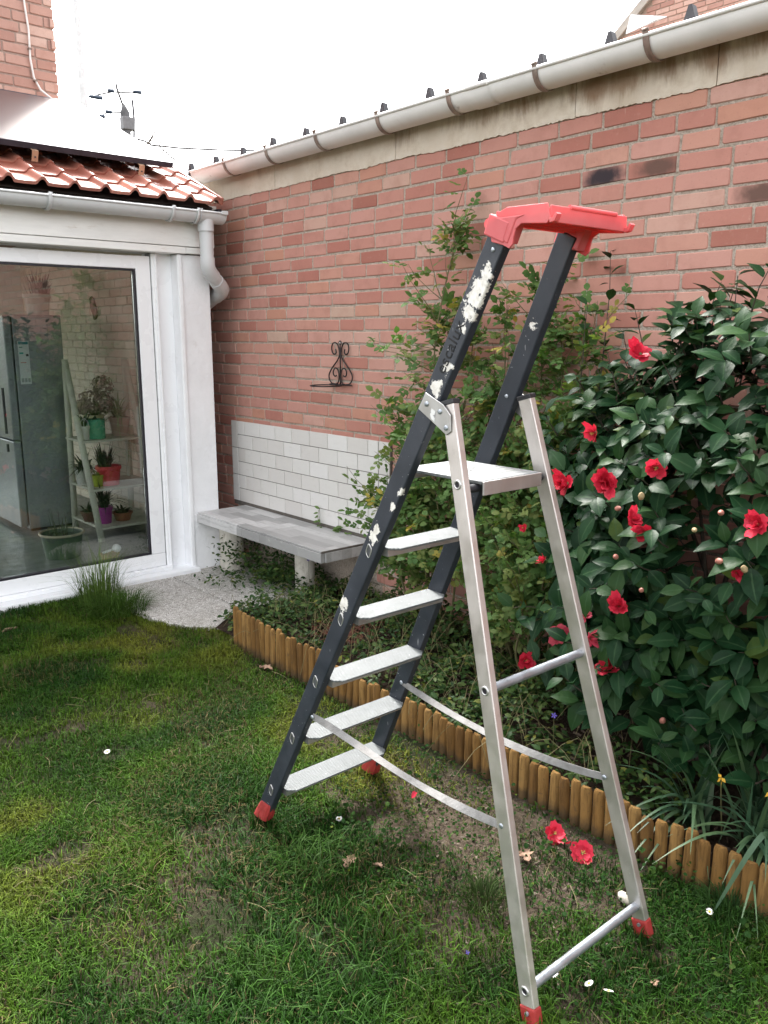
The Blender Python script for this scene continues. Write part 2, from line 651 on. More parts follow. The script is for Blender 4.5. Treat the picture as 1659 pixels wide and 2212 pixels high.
me.polygons.foreach_set('use_smooth', [True] * len(me.polygons))
lawn = put('lawn', me)
tag(lawn, 'patchy lawn soil under the grass in front of the ladder', kind='structure')


def gz(x, y):
    """height of the lawn sheet"""
    h = (vn(x, y, 1.1, 3) - 0.5) * 0.05 + (vn(x, y, 4.0, 4) - 0.5) * 0.018
    h = np.where((np.asarray(y) > 0.9) & (np.asarray(y) < 5.4) & (np.asarray(x) > 1.9), h * 0.4, h)
    return h - 0.012


# planting bed soil, mounded
m = MB()
nxb, nyb = 16, 60
vs = []
for j in range(nyb + 1):
    for i in range(nxb + 1):
        x = 2.17 + (3.13 - 2.17) * i / nxb
        y = -2.0 + (3.945 + 2.0) * j / nyb
        e = min(1, i / 2.0)
        z = 0.045 * e + (float(vn(x, y, 5, 8)) - 0.5) * 0.05 * e + 0.02
        vs.append((x, y, z))
fs = []
for j in range(nyb):
    for i in range(nxb):
        a = j * (nxb + 1) + i
        fs.append((a, a + 1, a + nxb + 2, a + nxb + 1))
m.add(vs, fs)
bed = m.build('flower_bed_soil', M_bed, smooth=True)
tag(bed, 'dark soil of the planting bed behind the log edging', kind='structure')

# pebble paving under and before the bench: slabs with open joints
pv = thing('paving', 'pale pebble-faced concrete slabs by the glass door', None, (2.5, 4.55, 0))
tag(pv, kind='structure')
for (x0, x1, y0, y1) in ((1.97, 2.47, 4.545, 5.09), (2.478, 3.11, 4.545, 5.12), (2.478, 3.11, 3.955, 4.537)):
    B(x0, x1, y0, y1, -0.05, 0.006 + rnd.uniform(-0.002, 0.002)).build('slab', M_pebble, pv, bev=0.006)

MB().prism([(1.975, 4.537, 0.006), (1.985, 4.40, 0.006), (2.03, 4.22, 0.006), (2.09, 4.10, 0.006), (2.17, 4.01, 0.006), (2.27, 3.945, 0.006), (2.47, 3.94, 0.006), (2.47, 4.537, 0.006)], (0, 0, -0.06)).build('slab', M_pebble, pv, bev=0.006)

# ================================================================== bricks
def brick_variant(i, L=0.2175, H=0.0628):
    r = random.Random(100 + i)
    def octo(ins, y):
        a, b = L / 2 - ins, H / 2 - ins
        pts = []
        for sx, sz in ((1, -1), (1, 1), (-1, 1), (-1, -1)):
            c1, c2 = r2[(sx, sz)]
            p = [(sx * (a - c1), y, sz * b), (sx * a, y, sz * (b - c2))]
            if (sx, sz) in ((1, 1), (-1, -1)):
                p = p[::-1]
            pts += p
        return pts
    r2 = {(sx, sz): (r.choice((0.002, 0.003, 0.005, 0.006, 0.012)) * r.uniform(0.7, 1.2), r.uniform(0.002, 0.008)) for sx in (-1, 1) for sz in (-1, 1)}
    jit = [(r.uniform(-0.002, 0.002), r.uniform(-0.0022, 0.0022)) for _ in range(8)]
    vs = []
    for ins, y in ((0.0035, 0.0), (0.0, 0.0045), (0.0, 0.035)):
        for (x, yy, z), (jx, jz) in zip(octo(ins, y), jit):
            vs.append((x + jx, yy + (r.uniform(-0.00025, 0.00025) if y == 0 else 0), z + jz))
    fs = [tuple(range(8))]
    for k in range(2):
        for q in range(8):
            fs.append((k * 8 + q, (k + 1) * 8 + q, (k + 1) * 8 + (q + 1) % 8, k * 8 + (q + 1) % 8))
    return vs, fs


BV = [brick_variant(i) for i in range(10)]
BMESH = {}


def brick_mesh(i, mat):
    k = (i, mat.name)
    if k not in BMESH:
        me = bpy.data.meshes.new('brick')
        me.from_pydata(BV[i][0], [], BV[i][1])
        me.materials.append(mat)
        me.update()
        BMESH[k] = me
    return BMESH[k]


def lay_bricks(parent, place, rotz, rows, keep, single, mat_i, mat_a, limit=300, seed=1, P=0.2275, scale=1.0, urange=(0, 1), special=None, uend=None):
    """rows: list of course centre heights. place(u, z, d) -> world point on the face, d sunk into the wall"""
    r = random.Random(seed)
    q = Euler((0, 0, rotz)).to_quaternion()
    lst = []
    for k, z in enumerate(rows):
        u = urange[0] - r.uniform(0, 0.03) - (P * 0.5 if k % 2 else 0)
        while u < urange[1]:
            ln = P * (r.uniform(0.965, 1.03))
            if uend is not None and u + ln > uend - 0.06:
                ln = uend - u
                if ln < 0.05:
                    break
            if r.random() < 0.02:
                ln = P * 0.72
            uc = u + ln / 2
            if keep(uc, z):
                lst.append((uc, z + r.uniform(-0.002, 0.002), (ln - 0.0102) / 0.2175, r.randrange(10), r.uniform(-0.0012, 0.0014), r.uniform(-0.007, 0.007), r.random()))
            u += ln
    sc = []
    for i, b in enumerate(lst):
        s = single(b[0], b[1])
        if s > 0:
            p = project(place(b[0], b[1], 0))
            if p and -60 < p[0] < 1720 and -30 < p[1] < 2240:
                sc.append((s / p[2] ** 2, i))
    sc.sort(reverse=True)
    chosen = set(i for _, i in sc[:limit])
    V, F8, F4, RN = [], [], [], []
    n = 0
    for i, (u, z, ls, v, d, tl, rv) in enumerate(lst):
        loc = Vector(place(u, z, d))
        qq = q @ Euler((0, tl, 0)).to_quaternion()
        if i in chosen:
            mm = mat_i
            if special:
                sp = special(u, z)
                if sp:
                    mm = sp
            o = put('brick', brick_mesh(v, mm), parent, loc, qq)
            o.scale = (ls, 1, scale)
        else:
            R3 = np.array(qq.to_matrix())
            a = np.array(BV[v][0]) * np.array([ls, 1, scale])
            V.append(a @ R3.T + np.array(loc))
            F8.append(np.array([BV[v][1][0]]) + n)
            F4.append(np.array(BV[v][1][1:]) + n)
            RN.append(np.full(24, rv))
            n += 24
    if V:
        me = np_mesh('far_bricks', np.concatenate(V) - np.array(WLOC[parent]), [np.concatenate(F8), np.concatenate(F4)], mat_a, rndv=np.concatenate(RN), smooth=False)
        o = put('far_bricks', me, parent, WLOC[parent])
        tag(o, kind='stuff')
    return lst


# ================================================================== long brick outbuilding on the right
XW = 3.12
ob = thing('brick_outbuilding', 'long red brick outbuilding wall under a pale half-round gutter, behind the bushes', 'building', (XW, 2.5, 0))
B(XW + 0.0045, XW + 0.2, -3.0, 7.2, -0.1, 2.62).build('mortar', M_mortar, ob)


def wall_score(y, z):
    if 3.5 < y < 5.30 and z < 0.98:
        return 0
    if y < 2.3 and z < 1.45:
        return 0
    if y > 5.45 or z < 0.32 or y < 1.2:
        return 0
    if y < 3.4 and z < 1.2:
        return 0.25
    return 1.0


M_burnt = brick_mat('burnt_brick', spot=[((0.0, 0, -0.004), 0.125, 0.060, (0.018, 0.02, 0.028))])
M_scorched = brick_mat('scorched_brick', spot=[((0.03, 0, 0.0), 0.13, 0.055, (0.13, 0.075, 0.06))])


def burnt(u, z):
    if abs(u - 2.17) < 0.114 and abs(z - 2.285) < 0.036:
        return M_burnt
    if (abs(u - 1.94) < 0.114 and abs(z - 2.285) < 0.036) or (abs(u - 1.83) < 0.114 and abs(z - 2.215) < 0.036) or (abs(u - 1.62) < 0.114 and abs(z - 2.07) < 0.036):
        return M_scorched
    return None


CH = 0.0737
rows = [2.506 - CH * (k + 0.5) + 0.004 for k in range(35)]
lay_bricks(ob, lambda u, z, d: (XW + (d if u < 4.7 else d * 0.1), u, z), -math.pi / 2, rows, lambda u, z: not (3.60 < u < 5.20 and z < 0.94), wall_score, M_brick_i, M_brick_a, 300, 4, urange=(-2.9, 7.1),
           special=burnt)
# concrete band with a ragged lower edge, split by cracks
cb = [-3.0, -1.9, -0.6, 0.6, 1.735, 2.37, 3.52, 4.66, 5.75, 7.2]
for a, b in zip(cb[:-1], cb[1:]):
    pts = []
    y = a + 0.002
    while y < b - 0.002:
        pts.append(y)
        y += rnd.uniform(0.006, 0.02)
    pts.append(b - 0.002)
    lo = [(XW - 0.006, yy, 2.503 + 0.012 * (float(vn(yy, 0, 5, 21)) - 0.5) + rnd.uniform(-0.004, 0.004)) for yy in pts]
    n = len(lo)
    m = MB()
    top = [(XW - 0.006, p[1], 2.70) for p in lo]
    back = [(XW + 0.03, p[1], p[2]) for p in lo]
    fs = []
    for i in range(n - 1):
        fs.append((i, i + 1, n + i + 1, n + i))
        fs.append((i, 2 * n + i, 2 * n + i + 1, i + 1))
    m.add(lo + top + back, fs)
    m.add([(XW - 0.006, a + 0.002, 2.503), (XW + 0.03, a + 0.002, 2.503), (XW + 0.03, a + 0.002, 2.70), (XW - 0.006, a + 0.002, 2.70)], [(0, 1, 2, 3)])
    m.add([(XW - 0.006, b - 0.002, 2.503), (XW + 0.03, b - 0.002, 2.503), (XW + 0.03, b - 0.002, 2.70), (XW - 0.006, b - 0.002, 2.70)], [(0, 1, 2, 3)])
    m.build('concrete_panel', M_concrete, ob)
B(XW + 0.02, XW + 0.18, -3.0, 7.2, 2.5, 2.69).build('crack_backing', plain('crack_dark', (0.05, 0.04, 0.035), 0.9), ob)


def half_gutter(y0, y1, cx, cz, r, axis='Y', th=0.003, n=14, lip=0.008):
    """half-round channel with a rolled front lip; runs along Y (front = -X) or along X (front = -Y)"""
    m = MB()
    prof = []
    for k in range(n + 1):
        a = math.pi + math.pi * k / n
        prof.append((math.cos(a) * r, math.sin(a) * r))
    inner = [(p[0] * (r - th) / r, p[1] * (r - th) / r) for p in prof[::-1]]
    ring = prof + inner
    vs = []
    for y in (y0, y1):
        for a, b in ring:
            vs.append((cx + a, y, cz + b) if axis == 'Y' else (y, cx + a, cz + b))
    k = len(ring)
    fs = [(i, (i + 1) % k, k + (i + 1) % k, k + i) for i in range(k)]
    m.add(vs, fs)
    lp = [(cx - r - 0.001, y0, cz), (cx - r - 0.001, y1, cz)] if axis == 'Y' else [(y0, cx - r - 0.001, cz), (y1, cx - r - 0.001, cz)]
    m.tube(lp, lip, 10)
    return m


GX, GZ, GR = 3.035, 2.693, 0.072
gut = half_gutter(-3.0, 5.46, GX, GZ, GR).build('gutter', M_zinc, ob, smooth=True, auto=True)
m = MB()
m.prism([(GX + GR * math.cos(math.pi + math.pi * k / 12), 5.46, GZ + GR * math.sin(math.pi + math.pi * k / 12)) for k in range(13)], (0, 0.004, 0))
m.build('end_cap', M_zinc, gut)
half_gutter(2.735, 2.865, GX, GZ, GR + 0.004, lip=0.011).build('joint_sleeve', M_zinc, gut, smooth=True, auto=True)
for y in (5.012, 4.52, 4.02, 3.49, 2.98, 2.47, 1.945, 1.40, 0.85, 0.3):
    m = MB()
    rr = GR + 0.006
    pr = [(GX + rr * math.cos(math.pi + math.pi * k / 14), GZ + rr * math.sin(math.pi + math.pi * k / 14)) for k in range(15)]
    pr = [(pr[0][0] - 0.004, GZ + 0.016), (pr[0][0] - 0.006, GZ + 0.006)] + pr + [(pr[-1][0], GZ + 0.05)]
    vs = []
    for a, b in pr:
        vs += [(a, y - 0.013, b), (a, y + 0.013, b)]
    m.add(vs, [(2 * i, 2 * i + 1, 2 * i + 3, 2 * i + 2) for i in range(len(pr) - 1)])
    m.tube([(pr[0][0], y - 0.013, pr[0][1]), (pr[0][0], y + 0.013, pr[0][1])], 0.006, 6)
    o = m.build('bracket', M_strap, gut, smooth=True)
    sd = o.modifiers.new('s', 'SOLIDIFY')
    sd.thickness = 0.003
# ribbed roof sheet behind the gutter
m = MB()
m.add([(3.06, -3.0, 2.705), (6.5, -3.0, 2.66), (6.5, 7.2, 2.66), (3.06, 7.2, 2.705)], [(0, 1, 2, 3)])
rs = m.build('roof_sheet', M_dark_metal, ob)
yy = 5.33 + 0.345 * 4
while yy > -3:
    m = MB()
    h = 0.082 + rnd.uniform(-0.004, 0.004)
    vs = []
    for x, z in ((3.07, 2.706), (3.10, 2.705)):
        vs += [(x, yy - 0.036, z), (x, yy - 0.007, z + h), (x, yy + 0.007, z + h), (x, yy + 0.036, z)]
    m.add(vs, [(0, 1, 2, 3), (0, 4, 5, 1), (1, 5, 6, 2), (2, 6, 7, 3), (4, 7, 6, 5)])
    m.build('rib', M_dark_metal, rs)
    yy -= 0.348
B(3.32, 6.5, -3.0, 7.2, -0.1, 2.7).build('inner_block', M_mortar, ob)
# bright zinc flashing piece standing on the roof edge
m = MB()
m.add([(3.10, 2.13, 2.77), (3.10, 1.99, 2.79), (3.16, 1.99, 2.81), (3.14, 2.14, 2.85)], [(0, 1, 2, 3)])
o = m.build('flashing', plain('bright_zinc', (0.75, 0.76, 0.78), 0.35, metal=0.3), rs)
o.modifiers.new('s', 'SOLIDIFY').thickness = 0.003

# ================================================================== house extension with the glass door
hs_ = thing('house', 'white house extension with wide glass door, clay tile roof and grey gutter', 'house', (1.0, 5.5, 0))
B(2.68, 2.885, 5.12, 5.62, -0.05, 2.112).build('pillar', M_white_plaster, hs_, bev=0.008, seg=3)
B(2.685, 2.889, 5.114, 5.3, -0.05, 0.40).build('pillar_base', M_white_plaster, hs_, bev=0.006)
B(2.645, 2.684, 5.10, 5.3, 0.0, 2.112).build('pillar_bead', M_white_plaster, hs_, bev=0.012, seg=3)
lb = B(-1.2, 2.905, 5.075, 5.3, 2.160, 2.40).build('lintel_beam', M_white_board, hs_, bev=0.004)
B(-1.2, 2.70, 5.082, 5.30, 2.115, 2.157).build('lintel_trim', M_white_board, hs_, bev=0.003)
B(2.702, 2.905, 5.084, 5.30, 2.118, 2.156).build('lintel_trim', M_white_board, hs_, bev=0.003)
B(2.53, 2.644, 5.19, 5.3, 0.03, 2.114).build('jamb_panel', M_pvc_white, hs_)
B(2.492, 2.532, 5.150, 5.3, 0.03, 2.114).build('jamb_trim', M_pvc_white, hs_, bev=0.01, seg=3)
B(2.4868, 2.4912, 5.168, 5.23, 0.064, 2.113).build('gap_line', plain('grey_gap_line', (0.22, 0.22, 0.23), 0.6), hs_)  # grey strip drawn in for the shaded gap beside the door stile
B(2.534, 2.540, 5.186, 5.19, 0.04, 2.113).build('gap_line', plain('grey_gap_line', (0.35, 0.35, 0.36), 0.6), hs_)  # grey strip drawn in for the shaded gap along the jamb panel
B(2.512, 2.522, 5.143, 5.15, 0.03, 2.114).build('jamb_groove', M_pvc_white, hs_, bev=0.002)
B(-1.2, 2.69, 5.055, 5.26, -0.05, 0.035).build('sill', M_white_plaster, hs_, bev=0.008)
B(-1.2, 2.52, 5.13, 5.26, 0.036, 0.062).build('sill_track', M_pvc_white, hs_, bev=0.003)
door = B(2.390, 2.486, 5.165, 5.235, 0.155, 2.092).build('sliding_door', M_pvc_white, hs_, bev=0.004)
B(-1.1, 2.486, 5.166, 5.234, 2.012, 2.091).build('top_rail', M_pvc_white, door, bev=0.004)
B(-1.1, 2.486, 5.164, 5.236, 0.064, 0.153).build('bottom_rail', M_pvc_white, door, bev=0.004)
B(0.86, 0.96, 5.167, 5.233, 0.155, 2.010).build('stile', M_pvc_white, door, bev=0.004)
B(-1.1, -1.0, 5.167, 5.233, 0.155, 2.010).build('stile', M_pvc_white, door, bev=0.004)
for nm, (x0, x1, z0, z1) in dict(a=(0.962, 2.388, 2.000, 2.0105), b=(0.962, 2.388, 0.1545, 0.166), c=(2.377, 2.3885, 0.167, 1.999)).items():
    B(x0, x1, 5.172, 5.20, z0, z1).build('gasket', M_gasket, door)
for x0, x1 in ((0.962, 2.376), (-0.998, 0.858)):
    B(x0, x1, 5.196, 5.200, 0.167, 1.999).build('glass_pane', M_glass, door)
M_gap_dark = plain('gap_dark', (0.10, 0.085, 0.08), 0.9, vary=0.2, bump=0.4)  # dark tone chosen to cut bounce light in the corner gap
B(2.89, 3.118, 5.56, 5.62, -0.05, 2.40).build('gap_light_blocker', M_gap_dark, hs_)  # added block closing the gap to keep the corner dark
B(2.8855, 2.889, 5.15, 5.56, -0.05, 2.11).build('bounce_blocker', M_gap_dark, hs_)  # added dark board that soaks up bounce off the white pillar
B(2.93, 3.118, 5.30, 7.0, 2.40, 2.43).build('gap_top_blocker', M_dark_metal, hs_)  # added cover keeping sky light out of the gap
# inside of the room
M_floor = plain('grey_floor_tile', (0.20, 0.215, 0.215), 0.35, vary=0.2, vscale=7, stretch=(1, 6, 1))
M_cream_i = brick_mat('cream_brick', stops=[(0, (0.62, 0.55, 0.44)), (0.5, (0.70, 0.64, 0.53)), (1, (0.75, 0.70, 0.60))], bright=1.0)


def cream():
    t = NT('cream_painted_brick')
    c = t.ramp(t.noise(6, 5), [(0.3, (0.70, 0.62, 0.50)), (0.7, (0.80, 0.73, 0.62))])
    t.set(col=c, rough=0.7)
    t.bump(t.noise(60, 5), 0.5, 0.006)
    return t.m


M_cream = cream()
M_cream_joint = plain('cream_joint', (0.62, 0.55, 0.44), 0.8)
M_wallpaint = plain('interior_paint', (0.72, 0.71, 0.68), 0.7, vary=0.03)
B(-1.2, 3.06, 5.26, 9.2, -0.05, 0.08).build('floor', M_floor, hs_)
iw = B(2.996, 3.06, 5.625, 9.2, 0.08, 2.42).build('inner_wall', M_cream_joint, hs_)
irows = [0.08 + 0.0705 * (k + 0.5) for k in range(33)]


def iscore(y, z):
    return 1.0 if (5.9 < y < 8.6 and 0.55 < z < 2.2) else 0


lay_bricks(iw, lambda u, z, d: (2.988 + d * 0.6, u, z), -math.pi / 2, irows, lambda u, z: 5.75 < u < 9.05, iscore, M_cream, M_cream, 280, 9, urange=(5.65, 9.1), scale=0.985)
B(1.75, 3.06, 9.2, 9.3, -0.05, 2.5).build('back_wall', M_wallpaint, hs_)  # stops short on the left, an unseen opening added for daylight
B(-1.2, 3.06, 5.3, 9.3, 2.42, 2.46).build('ceiling', M_wallpaint, hs_)
B(-1.22, -1.12, 5.26, 9.3, -0.05, 0.30).build('side_wall', M_white_plaster, hs_)  # unseen side, left open above this low wall to admit daylight
for y0 in (5.16, 7.2, 9.2):
    B(-1.21, -1.13, y0, y0 + 0.1, 0.30, 2.42).build('daylight_opening_post', M_pvc_white, hs_)  # posts of the added daylight opening

# roof: sheet, single clay tiles, gutter, downpipe
SL = rad(23.5)
EY, EZ = 4.980, 2.418
ca, sa = math.cos(SL), math.sin(SL)
m = MB()
m.add([(-1.3, EY + 0.05, EZ - 0.02), (2.885, EY + 0.05, EZ - 0.02), (2.885, 7.0, EZ - 0.02 + (1.96) * sa / ca), (-1.3, 7.0, EZ - 0.02 + 1.96 * sa / ca)], [(0, 1, 2, 3)])
m.add([(-1.3, EY + 0.03, EZ - 0.03), (2.90, EY + 0.03, EZ - 0.03), (2.90, 5.3, EZ - 0.03), (-1.3, 5.3, EZ - 0.03)], [(0, 1, 2, 3)])
m.box(-1.3, 2.90, EY + 0.10, EY + 0.125, EZ - 0.035, EZ + 0.0)
roof = m.build('roof', plain('roof_underlay', (0.05, 0.035, 0.03), 0.9), hs_)
TP, TE = 0.1815, 0.190


def tile_geo():
    prof = [(0.0, 0.006), (0.008, 0.001), (0.06, 0.0), (0.118, 0.001), (0.130, 0.008), (0.139, 0.022), (0.149, 0.031), (0.161, 0.032), (0.172, 0.024), (0.181, 0.010), (0.189, 0.004)]
    vs = []
    for y, dz in ((0.0, 0.0), (0.012, 0.004), (0.235, 0.0)):
        for x, z in prof:
            vs.append((x, y, z + dz))
    n = len(prof)
    for x, z in prof:
        vs.append((x, 0.004, z - 0.018))
    fs = []
    for k in range(2):
        for i in range(n - 1):
            fs.append((k * n + i, k * n + i + 1, (k + 1) * n + i + 1, (k + 1) * n + i))
    for i in range(n - 1):
        fs.append((3 * n + i, 3 * n + i + 1, i + 1, i))
    return vs, fs


tv, tf = tile_geo()
tme = bpy.data.meshes.new('tile')
tme.from_pydata(tv, [], tf)
tme.materials.append(M_tile)
tme.polygons.foreach_set('use_smooth', [True] * len(tf))
tme.update()
tme.set_sharp_from_angle(angle=rad(50))
TV, TF4, TR, n = [], [], [], 0
for row in range(11):
    for col in range(23):
        x0 = 2.905 - TP * (col + 1) - 0.005
        s = row * TE + rnd.uniform(-0.002, 0.002)
        loc = Vector((x0, EY + s * ca - 0.012 * sa, EZ + s * sa + 0.016))
        q = Euler((SL - rad(3.6), 0, rnd.uniform(-0.006, 0.006))).to_quaternion()
        if row < 7 and col < 11:
            put('tile', tme, roof, loc, q)
        else:
            TV.append(np.array(tv) @ np.array(q.to_matrix()).T + np.array(loc))
            TF4.append(np.array(tf) + n)
            TR.append(np.full(len(tv), rnd.random()))
            n += len(tv)
me = np_mesh('far_tiles', np.concatenate(TV) - np.array(WLOC[roof]), [np.concatenate(TF4)], M_tile_a, rndv=np.concatenate(TR))
tag(put('far_tiles', me, roof, WLOC[roof]), kind='stuff')
# verge board at the wall end
m = MB()
m.beam((2.915, EY - 0.01, EZ + 0.022), (2.915, 7.0, EZ + 0.022 + 2.02 * sa / ca), (0, -sa, ca), 0.05, 0.022)
m.build('verge_tile', M_tile, roof, bev=0.008)
B(2.90, 2.925, 5.0, 5.3, EZ - 0.07, EZ - 0.02).build('verge_board', M_gasket, roof)

hg = half_gutter(-1.3, 2.905, 4.985, 2.362, 0.064, 'X', lip=0.007).build('gutter', M_pvc_grey, hs_, smooth=True, auto=True)
for x in (2.905,):
    m = MB()
    m.prism([(x, 4.985 + 0.068 * math.cos(math.pi + math.pi * k / 14), 2.366 + 0.068 * math.sin(math.pi + math.pi * k / 14)) for k in range(15)], (0.012, 0, 0))
    m.box(x - 0.03, x + 0.014, 4.906, 4.918, 2.352, 2.376)
    m.build('end_cap', M_pvc_grey, hg, bev=0.003)
for x, w in ((1.80, 0.022), (2.545, 0.02), (2.715, 0.02), (2.735, 0.006), (1.05, 0.022), (0.3, 0.022)):
    m = MB()
    rr = 0.069
    pr = [(4.985 + rr * math.cos(math.pi + math.pi * k / 14), 2.362 + rr * math.sin(math.pi + math.pi * k / 14)) for k in range(15)]
    pr = [(pr[0][0] - 0.004, 2.378)] + pr
    vs = []
    for a, b in pr:
        vs += [(x - w / 2, a, b), (x + w / 2, a, b)]
    m.add(vs, [(2 * i, 2 * i + 1, 2 * i + 3, 2 * i + 2) for i in range(len(pr) - 1)])
    o = m.build('bracket', M_pvc_grey, hg, smooth=True)
    o.modifiers.new('s', 'SOLIDIFY').thickness = 0.004
dp = MB().tube([(2.795, 4.985, 2.33), (2.797, 4.987, 2.2), (2.80, 4.99, 2.06)], 0.043, 20).build('downpipe', M_pvc_grey, hs_, smooth=True, auto=True)
MB().tube([(2.80, 4.99, 2.09), (2.80, 4.99, 2.05), (2.807, 4.995, 2.022), (2.828, 5.008, 2.0), (2.86, 5.025, 1.975)], 0.048, 20).build('elbow', M_pvc_grey, dp, smooth=True, auto=True)
MB().tube([(2.85, 5.02, 1.982), (2.90, 5.05, 1.945)], 0.0445, 20).build('pipe_link', M_pvc_grey, dp, smooth=True, auto=True)
MB().tube([(2.89, 5.044, 1.952), (2.93, 5.068, 1.925), (2.958, 5.09, 1.905), (2.972, 5.13, 1.885), (2.972, 5.20, 1.86)], 0.049, 20).build('elbow', M_pvc_grey, dp, smooth=True, auto=True)
MB().tube([(2.972, 5.17, 1.872), (2.965, 5.32, 1.81), (2.96, 5.50, 1.74), (2.955, 5.56, 1.6), (2.955, 5.56, 0.0)], 0.043, 16).build('lower_pipe', M_pvc_grey, dp, smooth=True, auto=True)
MB().tube([(2.796, 4.985, 2.335), (2.796, 4.985, 2.25)], 0.051, 20).build('socket', M_pvc_grey, dp, smooth=True, auto=True)

# upper storey of the house behind the lean-to roof
uw = B(-1.3, 2.68, 7.008, 11.0, 2.4, 6.4).build('upper_wall', plain('house_joint', (0.36, 0.26, 0.22), 0.9, vary=0.2, vscale=40), hs_)
HST = [(0, (0.40, 0.22, 0.18)), (0.4, (0.50, 0.30, 0.25)), (0.8, (0.56, 0.36, 0.30)), (1, (0.60, 0.42, 0.36))]  # paled to carry the sky glare as brick colour
M_hbrick_i = brick_mat('house_brick', stops=HST)
M_hbrick_a = brick_mat('house_brick_field', True, stops=HST)
lay_bricks(uw, lambda u, z, d: (u, 7.0 + d, z), 0, [3.362 + 0.0765 * (k + 0.5) for k in range(38)], lambda u, z: -0.2 < u, lambda u, z: 1.0 if (u > 2.0 and z < 4.3) else 0, M_hbrick_i, M_hbrick_a, 120, 13, urange=(-0.3, 2.69), P=0.235, scale=1.04, uend=2.695)
lay_bricks(uw, lambda u, z, d: (2.69 - d, u, z), math.pi / 2, [3.362 + 0.0765 * (k + 0.5) for k in range(38)], lambda u, z: 7.0 < u < 10.9, lambda u, z: 0, M_hbrick_i, M_hbrick_a, 0, 14, urange=(7.12, 10.9), scale=1.04)
B(-1.3, 2.70, 6.955, 7.0, 3.255, 3.362).build('flashing', plain('pale_flashing', (0.72, 0.70, 0.66), 0.5, vary=0.06), uw)
cb_ = MB().tube([(2.44, 6.985, 5.2), (2.46, 6.985, 4.3), (2.475, 6.985, 4.02), (2.49, 6.984, 3.85), (2.485, 6.983, 3.65), (2.50, 6.98, 3.52), (2.54, 6.97, 3.44), (2.62, 6.94, 3.375), (2.72, 6.92, 3.32)], 0.008, 8).build('cable', plain('white_cable', (0.78, 0.74, 0.72), 0.5), uw, smooth=True)
for p in ((2.487, 6.982, 3.72), (2.51, 6.978, 3.50)):
    B(p[0] - 0.012, p[0] + 0.012, p[1] - 0.012, 7.0, p[2] - 0.006, p[2] + 0.006).build('cable_clip', M_strap, cb_)

# solar panel lying on hooks over the tiles
py0, pz0 = 5.29, 2.665
sp = thing('solar_panel', 'black-framed solar panel mounted over the clay roof tiles', 'solar panel', (2.0, py0, pz0))
pl = 1.62
e1 = Vector((0, ca, sa))
nn = Vector((0, -sa, ca))


def pbox(x0, x1, s0, s1, n0, n1):
    o0 = Vector((0, py0, pz0))
    vs = []
    for nval in (n0, n1):
        for x, s in ((x0, s0), (x1, s0), (x1, s1), (x0, s1)):
            vs.append(Vector((x, 0, 0)) + o0 + e1 * s + nn * nval)
    return MB().add(vs, [(3, 2, 1, 0), (4, 5, 6, 7), (0, 1, 5, 4), (1, 2, 6, 5), (2, 3, 7, 6), (3, 0, 4, 7)])


pbox(-0.6, 2.745, 0, 0.022, 0, 0.035).build('frame', M_frame_black, sp, bev=0.002)
pbox(-0.6, 2.745, pl - 0.022, pl, 0, 0.035).build('frame', M_frame_black, sp, bev=0.002)
pbox(2.723, 2.745, 0.0225, pl - 0.0225, 0, 0.035).build('frame', M_frame_black, sp, bev=0.002)
pbox(-0.6, -0.578, 0.0225, pl - 0.0225, 0, 0.035).build('frame', M_frame_black, sp, bev=0.002)
tpan = NT('solar_cells')
tpan.set(col=(0.012, 0.016, 0.03), rough=0.3, spec=0.9, coat=1.0)
tpan.p.inputs['Coat Roughness'].default_value = 0.32
pbox(-0.5775, 2.7225, 0.0225, pl - 0.0225, 0.024, 0.033).build('cell_sheet', tpan.m, sp)
for x in (1.86, 2.52, 1.1):
    hk = MB()
    hk.add([Vector((x + dx, py0, pz0)) + e1 * s + nn * q_ for s, q_ in ((-0.03, -0.062), (-0.03, 0.0), (0.03, 0.002)) for dx in (-0.018, 0.018)], [(0, 1, 3, 2), (2, 3, 5, 4)])
    o = hk.build('roof_hook', M_copper, sp)
    o.modifiers.new('s', 'SOLIDIFY').thickness = 0.004
    MB().lathe([(0.005, 0), (0.005, 0.004)], Vector((x, py0, pz0)) + e1 * -0.036 + nn * -0.035, 8, 'Y', True, True).build('bolt', M_gasket, o)

# ================================================================== far things
gx = 12.0
fh = thing('neighbour_house', 'distant red brick gable with stone coping beyond the outbuilding roof', 'house', (14, 5, 0))
ridge_y, eave_y0, eave_y1, slope = 3.6, -1.4, 8.6, 0.79
zr = 6.22 + (8.22 - ridge_y) * slope
ze = zr - (eave_y1 - ridge_y) * slope
m = MB()
m.prism([(gx + 0.01, eave_y0, -0.1), (gx + 0.01, eave_y1, -0.1), (gx + 0.01, eave_y1, ze), (gx + 0.01, ridge_y, zr), (gx + 0.01, eave_y0, ze)], (8, 0, 0))
gw = m.build('wall', plain('neighbour_joint', (0.36, 0.27, 0.22), 0.9, vary=0.1), fh)
lay_bricks(gw, lambda u, z, d: (gx + d, u, z), -math.pi / 2, [5.8 + 0.075 * (k + 0.5) for k in range(34)], lambda u, z: z < zr - abs(u - ridge_y) * slope - 0.06, lambda u, z: 1.0 if (5.8 < u < 8.4 and z < 6.9) else 0, M_hbrick_i, M_hbrick_a, 150, 17, urange=(1.5, 8.6))
M_coping = plain('coping_stone', (0.42, 0.38, 0.34), 0.8, vary=0.15, bump=0.3)
